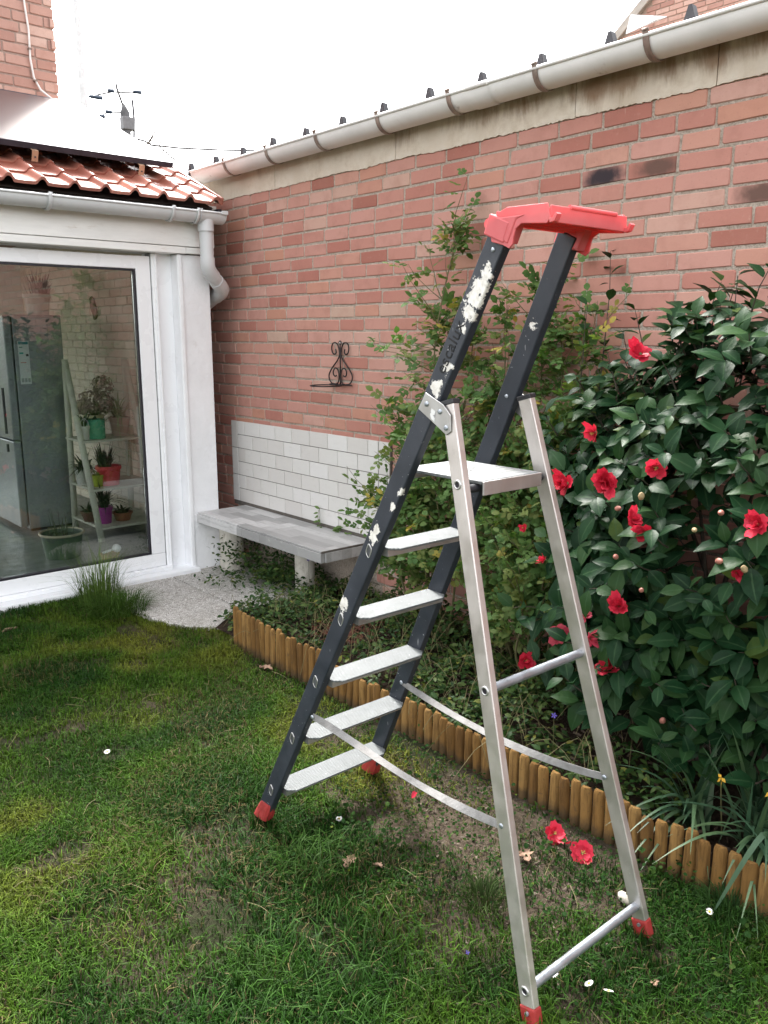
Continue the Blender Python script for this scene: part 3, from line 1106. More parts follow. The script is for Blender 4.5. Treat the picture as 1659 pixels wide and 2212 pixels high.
for s in (1, -1):
    m = MB()
    y1 = eave_y1 + 0.2 if s > 0 else eave_y0 - 0.2
    m.beam((gx + 0.08, y1, zr - abs(y1 - ridge_y) * slope + 0.03), (gx + 0.08, ridge_y, zr + 0.03), (1, 0, 0), 0.28, 0.13)
    m.build('coping', M_coping, fh, bev=0.01)
    m = MB()
    m.add([(gx + 0.1, y1, zr - abs(y1 - ridge_y) * slope - 0.02), (gx + 8.1, y1, zr - abs(y1 - ridge_y) * slope - 0.02), (gx + 8.1, ridge_y, zr - 0.02), (gx + 0.1, ridge_y, zr - 0.02)], [(0, 1, 2, 3)])
    m.build('roof', plain('slate_far', (0.10, 0.10, 0.11), 0.6), fh)

M_pole = plain('grey_utility_pole', (0.10, 0.10, 0.105), 0.8, vary=0.25, vscale=8, stretch=(6, 6, 1))
up = thing('utility_pole', 'grey utility pole with crossarms and dark insulators above the tiled roof', 'utility pole', (11.06, 24, 0))
MB().tube([(11.10, 24, 0), (11.06, 24, 7.75), (11.03, 24, 7.98)], [0.17, 0.125, 0.03], 10).build('post', M_pole, up, smooth=True)
MB().tube([(11.05, 24, 7.8), (10.86, 24, 8.35), (10.85, 24, 8.45)], 0.03, 6).build('arm', M_pole, up)
MB().box(10.93, 11.26, 23.84, 24.1, 7.28, 7.62).build('junction_box', plain('pole_box', (0.17, 0.17, 0.18), 0.6), up, bev=0.02)
MB().tube([(10.05, 24, 7.99), (10.7, 24, 8.22), (11.6, 24, 8.34)], 0.022, 6).build('crossarm', M_pole, up)
MB().tube([(10.3, 24, 7.52), (10.56, 24, 7.68), (11.05, 24, 7.74)], 0.02, 6).build('crossarm', M_pole, up)
MB().tube([(11.28, 23.95, 8.1), (11.30, 23.95, 7.6), (11.26, 23.95, 7.05), (11.3, 23.95, 6.6)], 0.03, 6).build('cable_run', M_gasket, up)
M_ins = plain('blue_insulator', (0.025, 0.045, 0.08), 0.35)
for x, z, l in ((10.21, 8.0, 0.2), (10.66, 8.24, 0.09), (11.44, 8.34, 0.12), (10.36, 7.53, 0.08), (10.56, 7.68, 0.09)):
    MB().tube([(x - l, 23.98, z - 0.005), (x - l * 0.6, 23.98, z), (x + l, 23.98, z + 0.01)], [0.012, 0.05, 0.055], 8).build('insulator', M_ins, up, smooth=True)
wr = MB().tube([(11.2, 24, 6.98), (11.42, 24, 7.09), (11.62, 24, 7.07), (11.8, 24, 6.99), (12.7, 24, 7.03), (14.0, 24, 7.15), (16.0, 24, 7.38), (22, 24, 8.2)], 0.026, 6).build('overhead_wire', M_gasket)
tag(wr, 'dark overhead wire running from the utility pole to the right', 'wire')
wr2 = MB().tube([(12.068, 24, 6.968), (12.6, 24, 6.64), (13.307, 24, 6.256), (14.5, 24, 5.6)], 0.018, 5).build('overhead_wire', M_gasket)
tag(wr2, 'thinner wire branching down towards the gutter end', 'wire')
ms = MB().tube([(6.60, 16, 0), (6.60, 16, 5.2), (6.58, 16, 7.6), (6.565, 16, 8.5)], [0.09, 0.075, 0.06, 0.05], 10)
mast = ms.build('antenna_mast', plain('pale_mast', (0.66, 0.68, 0.70), 0.6), smooth=True)
tag(mast, 'pale slim mast rising behind the house roof', 'mast')

M_bark_far = plain('bare_twig', (0.10, 0.085, 0.07), 0.9)


def bare_tree(name, label, base, height, spread, levels, r0, seed, upright=0.6):
    r = random.Random(seed)
    t = thing(name, label, 'tree', base, 'bare trees behind the roofs')
    trunk, twigs = MB(), MB()

    def grow(p, d, l, rr, lev):
        pts = [p]
        dd = d.copy()
        for k in range(3):
            dd = (dd + Vector((r.gauss(0, .12), r.gauss(0, .12), r.gauss(0.03, .08)))).normalized()
            pts.append(pts[-1] + dd * l / 3)
        (trunk if lev == 0 else twigs).tube(pts, [rr, rr * .9, rr * .75, rr * .6], 5, False)
        if lev < levels:
            for k in range(r.randint(3, 5)):
                q = pts[r.randint(1, 3)]
                nd = (dd * upright + Vector((r.gauss(0, 1), r.gauss(0, 1), r.gauss(0.3, .6))).normalized() * spread).normalized()
                grow(q, nd, l * r.uniform(.5, .75), rr * .5, lev + 1)
    grow(Vector(base), Vector((0, 0, 1)), height * 0.5, r0, 0)
    trunk.build('trunk', M_bark_far, t)
    twigs.build('crown', M_bark_far, t)
    return t


bare_tree('bare_tree', 'bare twiggy tree half hidden behind the upper brick house corner', (5.15, 14.2, 0), 5.6, 0.7, 4, 0.14, 3)
bare_tree('bare_tree', 'group of thin bare upright shoots above the gutter corner', (10.8, 20.2, 0), 4.9, 0.32, 4, 0.13, 8, 1.0)
# ================================================================== white tile panel on the wall
def white_tile():
    t = NT('white_wall_tile')
    r1 = t.new('ShaderNodeObjectInfo').outputs['Random']
    c = t.ramp(r1, [(0, (0.66, 0.63, 0.60)), (0.5, (0.71, 0.69, 0.66)), (1, (0.75, 0.73, 0.71))])
    n = t.noise(6, 5, 0.6, t.pos((1, 3, 9)))
    c = t.mix(t.step(n, 0.55, 0.8, 0, 0.35), c, (0.50, 0.47, 0.42))
    t.set(col=c, rough=0.35, spec=0.5)
    t.bump(t.noise(7, 4, 0.5, t.pos((1, 2, 6))), 0.25, 0.01)
    return t.m


M_wtile = white_tile()
M_grout = plain('dark_grout', (0.13, 0.115, 0.10), 0.9, vary=0.2, vscale=30)
tp = thing('tile_panel', 'panel of white rectangular tiles in running bond above the bench', 'tile panel', (3.1, 4.4, 0.42))
B(3.104, XW + 0.02, 3.545, 5.275, 0.40, 1.004).build('grout_bed', M_grout, tp)
GAP = 0.0046
TRH = 0.0967
ztop = 1.007
for k in range(7):
    z1 = ztop - k * TRH
    z0 = max(z1 - TRH + GAP, 0.412)
    if z1 - z0 < 0.02:
        continue
    ye = 5.192
    first = 0.092 if k % 2 == 0 else 0.191
    y = ye
    w = first
    while y > 3.650:
        y2 = max(y - w, 3.646)
        if y - y2 > 0.012:
            B(3.0995 + rnd.uniform(-0.0006, 0.0006), 3.11, y2 + GAP, y, z0, z1).build('tile', M_wtile, tp, bev=0.0012, seg=1)
        y = y2
        w = 0.1945
for (ya, yb) in ((5.195, 5.277), (3.545, 3.643)):
    z = ztop
    while z > 0.43:
        z2 = max(z - 0.1934, 0.412)
        B(3.0992, 3.11, ya + GAP, yb, z2 + GAP, z).build('tile', M_wtile, tp, bev=0.0012, seg=1)
        z = z2

# ================================================================== bench
def bench_tile():
    t = NT('grey_wood_look_tile')
    r1 = t.new('ShaderNodeObjectInfo').outputs['Random']
    c = t.ramp(r1, [(0, (0.44, 0.435, 0.43)), (0.5, (0.50, 0.495, 0.49)), (1, (0.57, 0.565, 0.56))])
    x = t.new('ShaderNodeTexBrick', {'Scale': 1.0, 'Mortar Size': 0.0, 'Color1': (0.62, 0.62, 0.62, 1), 'Color2': (1.18, 1.18, 1.18, 1), 'Brick Width': 0.34, 'Row Height': 0.075})
    sw = t.new('ShaderNodeSeparateXYZ', {0: t.pos()})
    cv = t.new('ShaderNodeCombineXYZ', {0: sw.outputs[1], 1: sw.outputs[0], 2: 0.0})
    t.L(cv.outputs[0], x.inputs['Vector'])
    c = t.mix(1.0, c, x.outputs[0], 'MULTIPLY')
    n = t.noise(4, 6, 0.65, t.pos((14, 2, 14)))
    c = t.mix(t.step(n, 0.45, 0.75, 0, 0.5), c, (0.26, 0.255, 0.25))
    c = t.mix(t.step(t.noise(22, 5, 0.7), 0.6, 0.72, 0, 0.5), c, (0.52, 0.51, 0.49))
    t.set(col=c, rough=0.5, spec=0.4)
    t.bump(n, 0.2, 0.004)
    return t.m


M_btile = bench_tile()
M_post = plain('white_painted_concrete', (0.62, 0.59, 0.52), 0.85, vary=0.12, vscale=9, bump=0.5, bscale=22, bdist=0.01, dirt=(0.26, 0.22, 0.17), dscale=7, dlo=0.56, dhi=0.74, stretch=(2, 2, 1))
bn = thing('garden_bench', 'grey tiled garden bench on white round posts against the wall', 'bench', (2.9, 4.4, 0))
ZT = 0.412
B(2.735, 3.105, 3.70, 5.09, 0.352, 0.400).build('bench_slab', M_grout, bn)
ysp = [5.112, 4.533, 4.318, 3.682]
for a, b in zip(ysp[:-1], ysp[1:]):
    B(2.712, 2.985, b + 0.0025, a, 0.401, ZT).build('seat_tile', M_btile, bn, bev=0.002)
    B(2.9885, 3.098, b + 0.0025, a, 0.401, ZT - 0.0005).build('seat_tile', M_btile, bn, bev=0.002)
    B(2.706, 2.734, b + 0.0025, a, 0.342, 0.3995).build('edge_tile', M_btile, bn, bev=0.002)
B(2.736, 3.098, 3.676, 3.699, 0.342, 0.3995).build('edge_tile', M_btile, bn, bev=0.002)
B(2.707, 3.098, 3.678, 3.6835, 0.4005, 0.4115).build('edge_trim', M_grout, bn)
for x, y, r in ((2.905, 5.0, 0.083), (2.93, 4.16, 0.062)):
    m = MB()
    prof = [(r * 1.03, -0.03), (r * 1.01, 0.05), (r, 0.2), (r * 0.99, 0.3), (r * 0.985, 0.35)]
    m.lathe(prof, (x, y, 0), 28)
    m.build('post', M_post, bn, smooth=True, auto=True)

# ================================================================== wrought iron pot holder on the wall
M_iron = plain('wrought_iron', (0.03, 0.022, 0.022), 0.55, metal=0.5, vary=0.3)
ir = thing('iron_pot_holder', 'black wrought iron scroll pot holder hung on the brick wall', 'pot holder', (3.09, 4.0, 1.31))
xi = 3.105


def curve3(pts, n=6, closed=False):
    """Catmull-Rom through points"""
    P = [Vector(p) for p in pts]
    out = []
    for i in range(len(P) - 1):
        p0, p1, p2, p3 = P[max(i - 1, 0)], P[i], P[i + 1], P[min(i + 2, len(P) - 1)]
        for k in range(n):
            t = k / n
            out.append(0.5 * ((2 * p1) + (-p0 + p2) * t + (2 * p0 - 5 * p1 + 4 * p2 - p3) * t * t + (-p0 + 3 * p1 - 3 * p2 + p3) * t ** 3))
    out.append(P[-1])
    return out


yc, zc = 4.0, 1.316
for s in (1, -1):
    # side bar: scroll on top, waist, bulge, foot, small inner scroll
    a = [(0.044, 0.205), (0.040, 0.185), (0.055, 0.175), (0.075, 0.185), (0.082, 0.213), (0.070, 0.238), (0.045, 0.243), (0.022, 0.228), (0.010, 0.198), (0.008, 0.170), (0.026, 0.142), (0.060, 0.112), (0.092, 0.082), (0.112, 0.052), (0.108, 0.024), (0.085, 0.004), (0.055, 0.0)]
    MB().tube(curve3([(xi, yc + s * p[0], zc + p[1]) for p in a]), 0.0042, 7).build('scroll', M_iron, ir, smooth=True)
    b = [(0.045, 0.0), (0.022, 0.006), (0.010, 0.028), (0.010, 0.062), (0.022, 0.088), (0.045, 0.094), (0.062, 0.078), (0.062, 0.056), (0.046, 0.045), (0.034, 0.052)]
    MB().tube(curve3([(xi - 0.004, yc + s * p[0], zc + p[1]) for p in b]), 0.0040, 7).build('scroll', M_iron, ir, smooth=True)
MB().tube([(xi, yc, zc), (xi, yc, zc + 0.236)], 0.0042, 7).build('bar', M_iron, ir, smooth=True)
MB().tube([(xi, yc + 0.010 * math.cos(a), zc + 0.243 + 0.010 * math.sin(a)) for a in [k * math.pi / 6 for k in range(12)]], 0.0034, 6, closed=True).build('hanging_ring', M_iron, ir, smooth=True)
MB().tube([(xi, yc - 0.105, zc - 0.003), (xi, yc + 0.105, zc - 0.003)], 0.0045, 6).build('foot_bar', M_iron, ir, smooth=True)
MB().tube([(xi - 0.095 + 0.092 * math.cos(a), yc + 0.02 + 0.092 * math.sin(a), zc - 0.006) for a in [k * math.pi / 14 for k in range(28)]], 0.004, 6, closed=True).build('pot_ring', M_iron, ir, smooth=True)
MB().lathe([(0.004, 0), (0.004, 0.02)], (xi - 0.004, yc, zc + 0.243), 8, 'X', True, True).build('nail', M_zinc, ir)

# ================================================================== step ladder
def hx(z):
    return 0.2475 - 0.0645 * z


XC = 1.607


def rail_mat():
    t = NT('dark_painted_rail')
    c = t.ramp(t.noise(7, 5), [(0.3, (0.014, 0.018, 0.026)), (0.7, (0.030, 0.036, 0.048))])
    # flecks and scratches
    fl = t.step(t.noise(130, 3, 0.5), 0.70, 0.745)
    big = t.step(t.noise(4, 3), 0.42, 0.60)
    c = t.mix(t.math('MULTIPLY', fl, big), c, (0.55, 0.56, 0.58))
    sc = t.step(t.noise(1.0, 2, 0.5, t.pos((45, 170, 22))), 0.745, 0.77)
    c = t.mix(t.math('MULTIPLY', sc, 0.7), c, (0.5, 0.5, 0.52))
    nz = t.noise(48, 5, 0.7)
    mask = None
    for ctr, r in (((1.466, 1.352, 1.738), 0.022), ((1.468, 1.368, 1.712), 0.025), ((1.466, 1.384, 1.684), 0.029), ((1.464, 1.398, 1.656), 0.023), ((1.455, 1.456, 1.523), 0.016), ((1.462, 1.41, 1.617), 0.012),
                   ((1.453, 1.493, 1.474), 0.020), ((1.43, 1.700, 1.060), 0.019), ((1.43, 1.690, 1.085), 0.012), ((1.415, 1.815, 0.850), 0.020), ((1.415, 1.824, 0.83), 0.014), ((1.433, 1.628, 1.160), 0.012), ((1.436, 1.60, 1.20), 0.010), ((1.735, 1.42, 1.63), 0.013)):
        d = t.new('ShaderNodeVectorMath', {0: t.pos(), 1: ctr}, operation='DISTANCE').outputs['Value']
        d = t.math('ADD', d, t.math('MULTIPLY', t.math('SUBTRACT', nz, 0.5), 0.075))
        k = t.step(d, r, r - 0.004)
        mask = k if mask is None else t.math('MAXIMUM', mask, k)
    c = t.mix(mask, c, t.ramp(t.noise(60, 4), [(0.3, (0.55, 0.52, 0.46)), (0.6, (0.80, 0.78, 0.73))]))
    t.set(col=c, rough=t.step(t.noise(20, 3), 0.3, 0.7, 0.38, 0.55), spec=0.5)
    t.bump(t.math('ADD', t.math('MULTIPLY', mask, 1.0), t.math('MULTIPLY', t.noise(300, 2), 0.15)), 0.6, 0.002)
    return t.m


def alu(name, col, rough, ribs=None, dirt=0.3, metal=0.85):
    t = NT(name)
    c = t.ramp(t.noise(10, 6, 0.7, t.pos((1, 1, 0.25))), [(0.3, tuple(x * 0.8 for x in col)), (0.7, col)])
    c = t.mix(t.step(t.noise(28, 6, 0.75), 0.56, 0.75, 0, dirt), c, tuple(x * 0.45 for x in col))
    c = t.mix(t.step(t.noise(150, 3, 0.6), 0.69, 0.73, 0, 0.8), c, (0.8, 0.8, 0.8))
    t.set(col=c, rough=t.step(t.noise(15, 4), 0.3, 0.7, rough - 0.08, rough + 0.1), metal=metal)
    if ribs:
        s = t.new('ShaderNodeSeparateXYZ', {0: t.pos()}).outputs[1]
        w = t.math('SINE', t.math('MULTIPLY', s, 2 * math.pi / ribs))
        t.bump(w, 0.55, 0.002)
        cc = t.mix(t.step(w, -0.9, -0.5, 0.35, 0.0), c, tuple(x * 0.5 for x in col))
        t.set(col=cc)
    else:
        t.bump(t.noise(90, 4), 0.08, 0.002)
    return t.m


M_rail = rail_mat()
M_alu_leg = alu('aluminium_leg', (0.74, 0.69, 0.66), 0.4, metal=0.8)
M_alu_step = alu('aluminium_tread', (0.165, 0.178, 0.182), 0.6, ribs=0.0075, dirt=0.35, metal=0.25)
M_alu_plate = alu('aluminium_plate', (0.62, 0.61, 0.60), 0.38)
M_steel = alu('galvanised_rung', (0.46, 0.50, 0.55), 0.42, dirt=0.6)
def red_tray():
    t = NT('red_translucent_plastic')
    c = t.ramp(t.noise(8, 5), [(0.3, (0.70, 0.15, 0.16)), (0.7, (0.80, 0.22, 0.23))])
    c = t.mix(t.step(t.noise(7, 6, 0.7), 0.50, 0.75, 0, 0.6), c, (0.74, 0.26, 0.25))
    t.set(col=c, rough=0.42, spec=0.4)
    tr_ = t.new('ShaderNodeBsdfTranslucent', {'Color': (0.95, 0.06, 0.09, 1)})
    mx = t.new('ShaderNodeMixShader', {0: 0.28, 1: t.p.outputs[0], 2: tr_.outputs[0]})
    t.L(mx.outputs[0], t.out.inputs['Surface'])
    return t.m


M_red = red_tray()
M_red_foot = plain('worn_red_foot', (0.30, 0.026, 0.024), 0.6, vary=0.25, vscale=18, bump=0.3, bscale=40, bdist=0.006, dirt=(0.20, 0.05, 0.04))
M_black_pl = plain('black_plastic', (0.02, 0.02, 0.024), 0.4)
M_web = (lambda t: (t.set(col=t.ramp(t.noise(30, 5), [(0.3, (0.18, 0.175, 0.17)), (0.7, (0.27, 0.265, 0.26))]), rough=0.9, spec=0.2), t.bump(t.noise(260, 2), 0.6, 0.003), t.m)[-1])(NT('grey_webbing'))

M_hole = plain('tread_end_metal', (0.10, 0.105, 0.11), 0.5, metal=0.4)
ld = thing('step_ladder', 'aluminium step ladder with dark painted front rails and red plastic tray on top', 'ladder', (1.6, 1.6, 0))


def yr(z):
    return 2.222 - 0.494 * z


def yb(z):
    return 1.052 + 0.279 * z


RD, RT = 0.058, 0.026       # front rail depth and thickness
LD, LT = 0.042, 0.022       # rear leg depth and thickness
rails, legs = {}, {}
for s in (-1, 1):
    ex = 0.004 if s > 0 else 0.0
    def RX(z, s=s, ex=ex):
        return XC + s * (hx(z) + ex - RT / 2)
    def LX(z, s=s, ex=ex):
        return XC + s * (hx(z) + ex - LT / 2 - 0.002)
    m = MB().beam((RX(0.045), yr(0.045), 0.045), (RX(1.842), yr(1.842), 1.842), (0, 1, 0.494), RD, RT)
    rl = m.build('front_rail', M_rail, ld, bev=0.004, seg=3)
    rails[s] = rl
    tag(rl, 'dark painted front rail with chipped white paint' if s < 0 else 'dark painted front rail on the wall side')
    m = MB().beam((LX(0.045), yb(0.045), 0.045), (LX(1.438), yb(1.438), 1.438), (0, 1, -0.279), LD, LT)
    lg = m.build('rear_leg', M_alu_leg, ld, bev=0.003, seg=3)
    legs[s] = lg
    MB().beam((LX(1.434), yb(1.434), 1.434), (LX(1.446), yb(1.446), 1.446), (0, 1, -0.279), LD + 0.004, LT + 0.004).build('end_cap', M_black_pl, lg, bev=0.002)
    # feet
    def foot(fx, fy, zz0, w, t, dy, mat, flare):
        m = MB()
        secs = [(0.0, 1.0 + flare, 1.0 + flare), (0.022, 1.0 + flare * 0.8, 1.0 + flare * 0.8), (0.060, 1.06, 1.12), (0.066, 1.02, 1.06)]
        n = 20
        vs = []
        for z, kw, kt in secs:
            for k in range(n):
                a = 2 * math.pi * k / n
                cx_, cy_ = math.cos(a), math.sin(a)
                q = 1.0 / max(abs(cx_), abs(cy_)) ** 0.8
                rib = 1.0 + (0.06 if k % 2 and z < 0.03 else 0.0)
                vs.append((fx(z) + cx_ * q * t * kt * rib / 2, fy(z) + dy * (0.022 - z) * 0 + cy_ * q * w * kw * rib / 2, z + zz0))
        fs = [tuple(range(n - 1, -1, -1)), tuple(3 * n + k for k in range(n))]
        for i in range(3):
            for k in range(n):
                fs.append((i * n + k, i * n + (k + 1) % n, (i + 1) * n + (k + 1) % n, (i + 1) * n + k))
        m.add(vs, fs)
        return m
    foot(RX, yr, 0.0, RD * 1.0, RT * 1.2, 1, M_red_foot, 0.22).build('foot', M_red_foot, rl)
    fo = MB().beam((LX(0.0), yb(0.0), 0.0), (LX(0.046), yb(0.046), 0.046), (0, 1, -0.279), LD + 0.005, LT + 0.005).build('foot', M_red_foot, lg, bev=0.004)
    MB().lathe([(0.005, 0), (0.005, 0.006)], (LX(0.03) - LT / 2 - 0.008, yb(0.03), 0.034), 10, 'X', True, True).build('rivet', M_steel, fo)
    # hinge plate on the outside (left) / inside seam (right)
    px_ = XC + s * (hx(1.41) + ex + 0.0015)
    poly = [(1.520, 1.462), (1.546, 1.420), (1.445, 1.362), (1.430, 1.372), (1.432, 1.412), (1.458, 1.436)]
    hp = MB().prism([(px_, y, z) for y, z in poly], (s * 0.003, 0, 0)).build('hinge_plate', M_alu_plate, ld, bev=0.0012)
    for (y, z) in ((1.515, 1.434), (1.468, 1.418), (1.446, 1.380)):
        MB().lathe([(0.0068, 0), (0.0064, s * 0.0025), (0.003, s * 0.0032)], (px_ + s * 0.003, y, z), 12, 'X', False, True).build('rivet', M_steel, hp, smooth=True)
    if s < 0:
        MB().prism([(px_ - 0.0034, y, z) for y, z in ((1.497, 1.424), (1.484, 1.418), (1.486, 1.392), (1.498, 1.398), (1.502, 1.41))], (-0.0004, 0, 0)).build('sticker', plain('white_sticker', (0.75, 0.75, 0.74), 0.6, dirt=(0.3, 0.3, 0.3), dscale=90, dlo=0.55, dhi=0.6), hp)
    # pivot and rung end rings on the outer faces
    for z in (1.246, 0.765, 0.082):
        yy = yb(z)
        xo = XC + s * (hx(z) + ex - 0.002)
        m = MB()
        m.lathe([(0.0075, 0.0), (0.0078, s * 0.0030), (0.0115, s * 0.0030), (0.0130, 0.0)], (xo, yy, z), 18, 'X', False, False)
        rg = m.build('rung_end', M_alu_plate, lg, smooth=True)
        MB().lathe([(0.0078, 0), (0.0078, s * 0.0008)], (xo, yy, z), 16, 'X', True, True).build('hole', M_gasket, rg)
    # oval tread ends on the outer face of the front rail
    for i in range(5):
        z = 0.125 + 0.224 * i
        yy = yr(z)
        xo = XC + s * (hx(z) + ex)
        ax1 = Vector((0, -0.494, 1)).normalized()
        ax2 = Vector((0, 1, 0.494)).normalized()
        pts = []
        for k in range(28):
            a = 2 * math.pi * k / 28
            ce, se = math.cos(a), math.sin(a)
            ex_ = math.copysign(abs(ce) ** 0.55, ce)
            ey_ = math.copysign(abs(se) ** 0.55, se)
            pts.append(Vector((xo, yy, z)) + (ax1 * 0.97 + ax2 * 0.05) * (ey_ * 0.0165) + ax2 * (ex_ * 0.0098) + ax1 * (ex_ * 0.004))
        ov = MB().tube(pts, 0.0019, 6, closed=True).build('tread_end', M_alu_plate, rl, smooth=True)
        mm = MB().prism([p + Vector((0, 0, 0)) for p in pts], (s * 0.0006, 0, 0))
        mm.build('tread_hole', M_hole, ov)

# screw near the top of the left rail
MB().lathe([(0.0055, 0), (0.005, -0.0022), (0.002, -0.0028)], (XC - hx(1.79), yr(1.79) - 0.004, 1.79), 12, 'X', False, True).build('rivet', M_steel, rails[-1], smooth=True)
MB().lathe([(0.0055, 0), (0.005, -0.0022), (0.002, -0.0028)], (XC + hx(1.44) + 0.004 - RT, yr(1.44), 1.44), 12, 'X', False, True).build('rivet', M_steel, rails[1], smooth=True)

# treads
for i in range(5):
    z = 0.125 + 0.224 * i + 0.013
    yc_ = yr(z)
    h = hx(z) - RT - 0.0006
    x0, x1 = XC - h, XC + h + 0.004
    poly = [(x0, yc_ + 0.030), (x1, yc_ + 0.030), (x1, yc_ - 0.046), (x1 - 0.026, yc_ - 0.068), (x0 + 0.026, yc_ - 0.068), (x0, yc_ - 0.046)]
    td = MB().prism([(x, y, z) for x, y in poly], (0, 0, -0.006)).build('tread', M_alu_step, ld, bev=0.0012)
    B(x0 + 0.002, x1 - 0.002, yc_ - 0.040, yc_ + 0.026, z - 0.026, z - 0.0065).build('tread_tube', M_alu_plate, td)

# platform with folded lip, pivots and under-tube
pf = B(1.498, 1.722, 1.372, 1.665, 1.243, 1.252).build('platform', alu('aluminium_platform', (0.20, 0.212, 0.216), 0.55, ribs=0.026, metal=0.3), ld, bev=0.002)
B(1.499, 1.721, 1.366, 1.3715, 1.216, 1.251).build('front_lip', M_alu_plate, pf, bev=0.0015)
B(1.502, 1.718, 1.640, 1.662, 1.222, 1.2425).build('rear_tube', M_steel, pf, bev=0.003)
for s in (-1, 1):
    xo = XC + s * (hx(1.246) - LT)
    xi_ = 1.508 if s < 0 else 1.712
    MB().tube([(xo, yb(1.243) - 0.004, 1.232), (xi_, yb(1.243) - 0.004, 1.232)], 0.0105, 14).build('pivot', M_black_pl, pf, smooth=True, auto=True)
    xr_ = XC + s * (hx(1.235) - RT)
    MB().tube([(xr_, 1.625, 1.230), (xi_, 1.645, 1.232)], 0.011, 12).build('pivot', M_steel, pf, smooth=True, auto=True)
for dx, dy in ((0.08, 0.12), (0.105, 0.135), (0.10, 0.105), (0.125, 0.12), (0.15, 0.14)):
    MB().lathe([(0.004, 0), (0.004, 0.001)], (1.50 + dx, 1.40 + dy, 1.2515), 8, 'Z', True, True).build('hole', M_gasket, pf)
# two round rungs between the rear legs
for z in (0.082, 0.765):
    h = hx(z) - LT - 0.002
    MB().tube([(XC - h, yb(z), z), (XC + h + 0.004, yb(z), z)], 0.0115, 16).build('rung', M_steel, ld, smooth=True, auto=True)


# webbing straps
def ribbon(pts, sides, w):
    m = MB()
    P = curve3(pts, 8)
    Q = curve3(sides, 8)
    vs = []
    for p, q in zip(P, Q):
        q = q.normalized()
        vs += [p - q * w / 2, p + q * w / 2]
    m.add(vs, [(2 * i, 2 * i + 1, 2 * i + 3, 2 * i + 2) for i in range(len(P) - 1)])
    return m


for s in (-1, 1):
    xa = XC + s * (hx(0.45) - RT * 0.5) + (0.0 if s < 0 else 0.0)
    if s < 0:
        pts = [(1.398, 1.955, 0.452), (1.405, 1.90, 0.446), (1.412, 1.75, 0.430), (1.41, 1.55, 0.420), (1.405, 1.38, 0.426), (1.398, 1.25, 0.442), (1.396, 1.185, 0.452)]
        sd = [(0.2, 0.2, 1), (0.5, 0.25, 0.9), (0.9, 0.2, 0.5), (1, 0, 0.15), (0.8, -0.2, 0.5), (0.3, -0.2, 1), (0.1, -0.2, 1)]
    else:
        pts = [(1.806, 2.000, 0.436), (1.803, 1.93, 0.428), (1.80, 1.75, 0.408), (1.802, 1.55, 0.398), (1.805, 1.38, 0.404), (1.806, 1.25, 0.418), (1.808, 1.180, 0.430)]
        sd = [(0.0, 0.2, 1), (0.3, 0.25, 0.9), (0.9, 0.2, 0.4), (0.7, 0, 0.5), (0.3, -0.2, 0.8), (0.1, -0.2, 1), (0.0, -0.2, 1)]
    o = ribbon(pts, sd, 0.022).build('strap', M_web, ld)
    o.modifiers.new('s', 'SOLIDIFY').thickness = 0.0016
    for p in (pts[0], pts[-1]):
        MB().lathe([(0.0075, -0.004), (0.007, -0.0055), (0.003, -0.007)], p, 12, 'X', False, True).build('rivet', M_steel, o, smooth=True)

# red tray on top
trx0, trx1 = 1.472, 1.748
side = [(1.345, 1.800), (1.352, 1.838), (1.322, 1.868), (1.290, 1.876), (1.262, 1.874), (1.180, 1.872), (1.170, 1.838), (1.185, 1.830), (1.245, 1.836), (1.262, 1.826), (1.272, 1.806), (1.278, 1.790), (1.300, 1.772), (1.330, 1.788)]
side = [(1.334, 1.806), (1.340, 1.840), (1.318, 1.866), (1.290, 1.876), (1.180, 1.873), (1.170, 1.842), (1.178, 1.832), (1.248, 1.838), (1.264, 1.828), (1.270, 1.808), (1.272, 1.796), (1.282, 1.788), (1.300, 1.797)]
tr = thing('tool_tray', 'red', 'tray') if False else None
tray = B(trx0 + 0.006, trx1 - 0.006, 1.184, 1.322, 1.857, 1.8655).build('tool_tray', M_red, ld, bev=0.002)
for xs_, dx in ((trx0 - 0.004, 0.0055), (trx1 - 0.0015, 0.0055)):
    MB().prism([(xs_, y, z) for y, z in side], (dx, 0, 0)).build('side_arm', M_red, tray, bev=0.0015)
for xs_ in (trx0 - 0.006, trx1 - 0.030):
    m = MB().beam((xs_ + 0.018, yr(1.812) + 0.0, 1.812), (xs_ + 0.018, yr(1.856) + 0.004, 1.856), (0, 1, 0.494), RD + 0.007, RT + 0.012)
    m.build('rail_socket', M_red, tray, bev=0.004)
    MB().prism([(xs_, 1.285, 1.798), (xs_, 1.262, 1.848), (xs_, 1.235, 1.856), (xs_, 1.33, 1.856), (xs_, 1.34, 1.83)], (0.036, 0, 0)).build('gusset', M_red, tray, bev=0.003)
B(trx0, trx1, 1.170, 1.1755, 1.834, 1.8685).build('front_lip', M_red, tray, bev=0.002)
MB().tube([(1.536, 1.172, 1.8685), (1.705, 1.172, 1.8685)], 0.0055, 10).build('lip_roll', M_red, tray, smooth=True, auto=True)
B(trx0 + 0.002, trx1 - 0.002, 1.322, 1.327, 1.842, 1.872).build('rear_lip', M_red, tray, bev=0.002)
for k in range(5):
    B(trx0 + 0.012, trx1 - 0.012, 1.195 + k * 0.024, 1.198 + k * 0.024, 1.843 - 0.001 * k, 1.8565).build('under_rib', M_red, tray)
for xs_ in (trx0 - 0.006, trx1 - 0.012):
    MB().prism([(xs_, 1.170, 1.832), (xs_, 1.158, 1.834), (xs_, 1.150, 1.848), (xs_, 1.155, 1.852), (xs_, 1.163, 1.842), (xs_, 1.172, 1.842)], (0.016, 0, 0)).build('hook', M_red, tray, bev=0.001)
MB().tube([(1.468, 1.345, 1.846), (1.4735, 1.345, 1.846)], 0.012, 12).build('button', M_red, tray)

